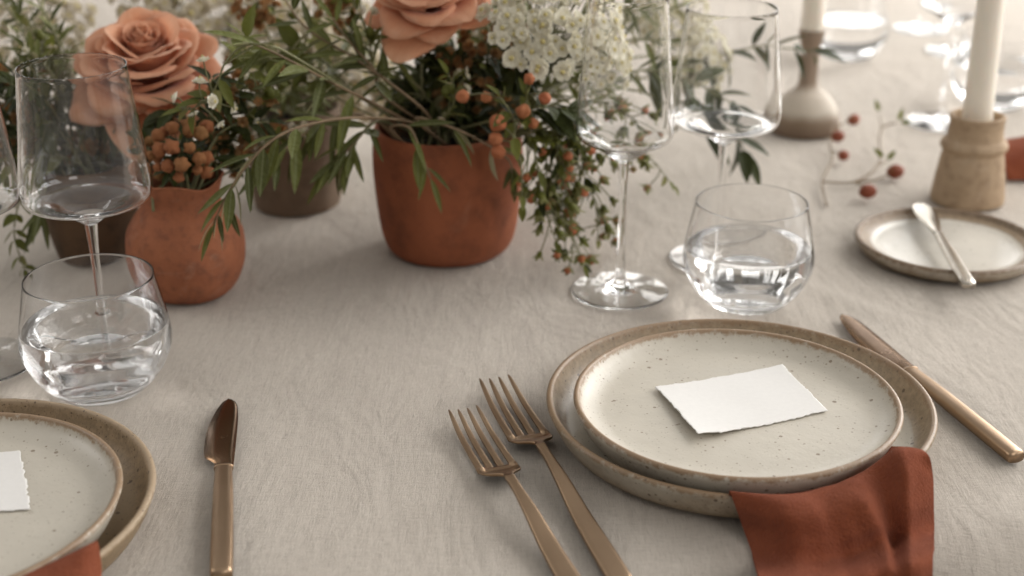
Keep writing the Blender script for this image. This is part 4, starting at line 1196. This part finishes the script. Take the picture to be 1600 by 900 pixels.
# ------------------------------------------------------------------ berry sprigs that tumble from the big pot
KG = 'trailing orange berry sprigs'
TIPB = [lantern_mesh('small_berry', M_BERRY, s_ + 8) for s_ in range(2)]
def berry_spray(lab, main, n, seed, base, bs=.0068, spread=.03, leafn=14, lo=.010, hi=.019):
    """wiry sprig with small orange tipped buds held in green sepals"""
    rg2 = random.Random(seed); path = spline(main, 8); tips = []
    for k in range(n):
        t = .2 + .8 * (k + .5) / n
        p = path[int(t * (len(path) - 1))]
        tips.append((p + Vector((rg2.uniform(-1, 1) * spread, rg2.uniform(-.5, .4) * spread, rg2.uniform(-.9, .6) * spread)), max(0, (t - .08))))
    for tp, _ in tips: tp.z = max(tp.z, .005)
    return sprig('berry_sprig', lab, 'berry sprig', KG, main, base, seed, tips, TIPB * 2 + [BUD_G] * 3, bs, LF_FRESH + LF_DEEP[:1], lo, hi, leafn, 'berry', None, .2, True)
B0 = PC + Vector((.035, -.01, .1))
def lantern_sprig(lab, main, tips, seed, bs=.0096):
    return sprig('berry_sprig', lab, 'berry sprig', KG, main, B0, seed, tips, BERRY, bs, LF_FRESH, .014, .024, 5, 'berry', None, .3, False)
Y1_, Y2_ = 1.07, 1.075
lantern_sprig('sprig with a pair of orange lantern berries over the dark foliage', [atY(805, 205, 1.09), atY(797, 175, 1.07), atY(782, 152, 1.065)], [(atY(766, 148, Y1_), .95), (atY(733, 149, Y1_), .9)], 3)
lantern_sprig('sprig of orange lantern berries right below the lacy white flower head', [atY(835, 205, 1.1), atY(830, 180, 1.08), atY(822, 150, 1.08)], [(atY(825, 128, Y2_), .97), (atY(843, 149, Y2_), .9), (atY(821, 163, Y2_), .8), (atY(832, 184, Y2_), .7)], 4)
lantern_sprig('sprig with three stacked lantern berries hanging at the big pot rim', [atY(800, 185, 1.08), atY(804, 215, 1.065), atY(814, 260, 1.065), atY(816, 320, 1.065)], [(atY(789, 200, Y1_ - .005), .55), (atY(785, 219, Y1_ - .005), .62), (atY(790, 239, Y1_ - .005), .7)], 15, .0108)
berry_spray('budded sprig trailing down to the cloth beside the slim wine glass', [atY(850, 200, 1.12), atY(862, 280, 1.12), atY(885, 350, 1.12), at(912, 415, .012)], 20, 6, B0, .0068, .026, 20)
berry_spray('budded sprig falling in front of the slim wine glass stem', [atY(870, 200, 1.13), atY(905, 260, 1.13), atY(930, 320, 1.13), at(935, 375, .012)], 18, 7, B0, .0066, .026, 16)
berry_spray('thin budded sprig reaching past the slim wine glass stem', [atY(880, 190, 1.15), atY(945, 235, 1.17), atY(1005, 240, 1.18), atY(1052, 290, 1.18)], 9, 8, B0, .006, .018, 12)
berry_spray('budded sprig seen through the slim wine glass bowl', [atY(880, 180, 1.16), atY(930, 160, 1.2), atY(985, 180, 1.2), atY(1000, 205, 1.2)], 14, 9, B0, .0075, .024, 12)
berry_spray('leafy budded sprig bulging over the rim shoulder of the big terracotta pot', [atY(840, 200, 1.12), atY(872, 235, 1.1), atY(868, 290, 1.1), atY(848, 345, 1.1)], 20, 10, B0, .0068, .022, 20)
berry_spray('short budded sprig springing out beside the lower lacy flowers', [atY(850, 190, 1.14), atY(885, 205, 1.12), atY(910, 245, 1.12), atY(905, 290, 1.12)], 16, 18, B0, .0066, .024, 14)
berry_spray('budded sprig pressed against the right flank of the big terracotta pot', [atY(820, 210, 1.12), atY(838, 250, 1.09), atY(846, 310, 1.09), atY(870, 380, 1.09)], 14, 19, B0, .0064, .018, 14)
# thin vine at the far side of the dark pot
branch('trailing_vine', 'thin trailing vine hanging past the dark clay pot', 'vine', None, [PD + Vector((-.03, -.02, .085)), atY(40, 290, 1.10), atY(22, 360, 1.09), atY(38, 420, 1.085)], LF_FRESH, .012, .02, 7, 77, None, .0010, .0005, .3, 60, .3)
branch('olive_branch', 'short drooping leaf twig between the dark clay pot and wide wine glass', 'branch', OG, [PD + Vector((-.03, -.03, .085)), atY(70, 310, 1.09), atY(62, 335, 1.08)], LF_OLIVE, .036, .046, 2, 78, None, .0011, .0006, .5, 35, .6)

# ------------------------------------------------------------------ loose rosehip sprig on the cloth
def loose_hips():
    Z = .006
    root = thing('rosehip_sprig', 'loose bare sprig of red rosehips lying on the open cloth', 'rosehip sprig', at(1292, 325, 0))
    off = Vector(root.location); V, F = [], []
    def tw(pts, r=.0011):
        nonlocal V, F
        p = spline([at(x, y, z) for x, y, z in pts], 6)
        v_, f_ = tube_data([q - off for q in p], r, r * .8, 6, len(V), True); V += v_; F += f_; return p
    tw([(1292, 322, .002), (1285, 284, .004), (1300, 250, .008), (1297, 225, .014), (1302, 200, .018)])
    tw([(1285, 284, .004), (1335, 284, .004), (1372, 258, .006), (1374, 215, .012), (1380, 198, .016), (1400, 192, .02)])
    tw([(1335, 284, .004), (1365, 282, .004), (1390, 272, .007)])
    tw([(1335, 284, .004), (1350, 292, .005)], .0009)
    tw([(1378, 200, .015), (1374, 180, .02)], .0008)
    tw([(1304, 200, .018), (1325, 190, .02)], .0008)
    tw([(1298, 235, .012), (1312, 240, .008)], .0008)
    tw([(1372, 258, .006), (1385, 252, .008)], .0008)
    obj('stem', mesh('stem', V, F), M_BSTEM, root)
    for (x, y, z, s_, dx, dy) in ((1399, 268, .0085, .0148, 1, .1), (1356, 299, .0085, .0142, .9, -.3), (1334, 187, .022, .0125, .6, .5), (1309, 213, .016, .0125, .5, -.3), (1318, 243, .008, .0115, .1, -.6), (1274, 168, .03, .012, .2, .5)):
        d = Vector((dx, dy, .15)).normalized()
        part('hip', HIP, root, frame(at(x, y, z), Vector((0, 0, 1)).cross(d), d, s_))
        for q in range(5):
            a = Vector((0, 0, 1)).cross(d).normalized(); b_ = d.cross(a); g = q * 1.2566
            part('sepal', LF_SEPAL, root, frame(at(x, y, z) - d * s_ * .55, (a * math.cos(g) + b_ * math.sin(g) + d * .6).normalized(), d, s_ * .55))
    for (x, y, z, dx, dz) in ((1408, 193, .02, .8, .2), (1373, 174, .022, -.3, 1), (1386, 250, .009, .5, .5), (1380, 246, .010, -.6, .6), (1404, 188, .02, .3, .9)):
        part('leaf', LF_FRESH[0], root, frame(at(x, y, z), Vector((dx, .2, dz)), Vector((0, -1, .5)), .014))
loose_hips()
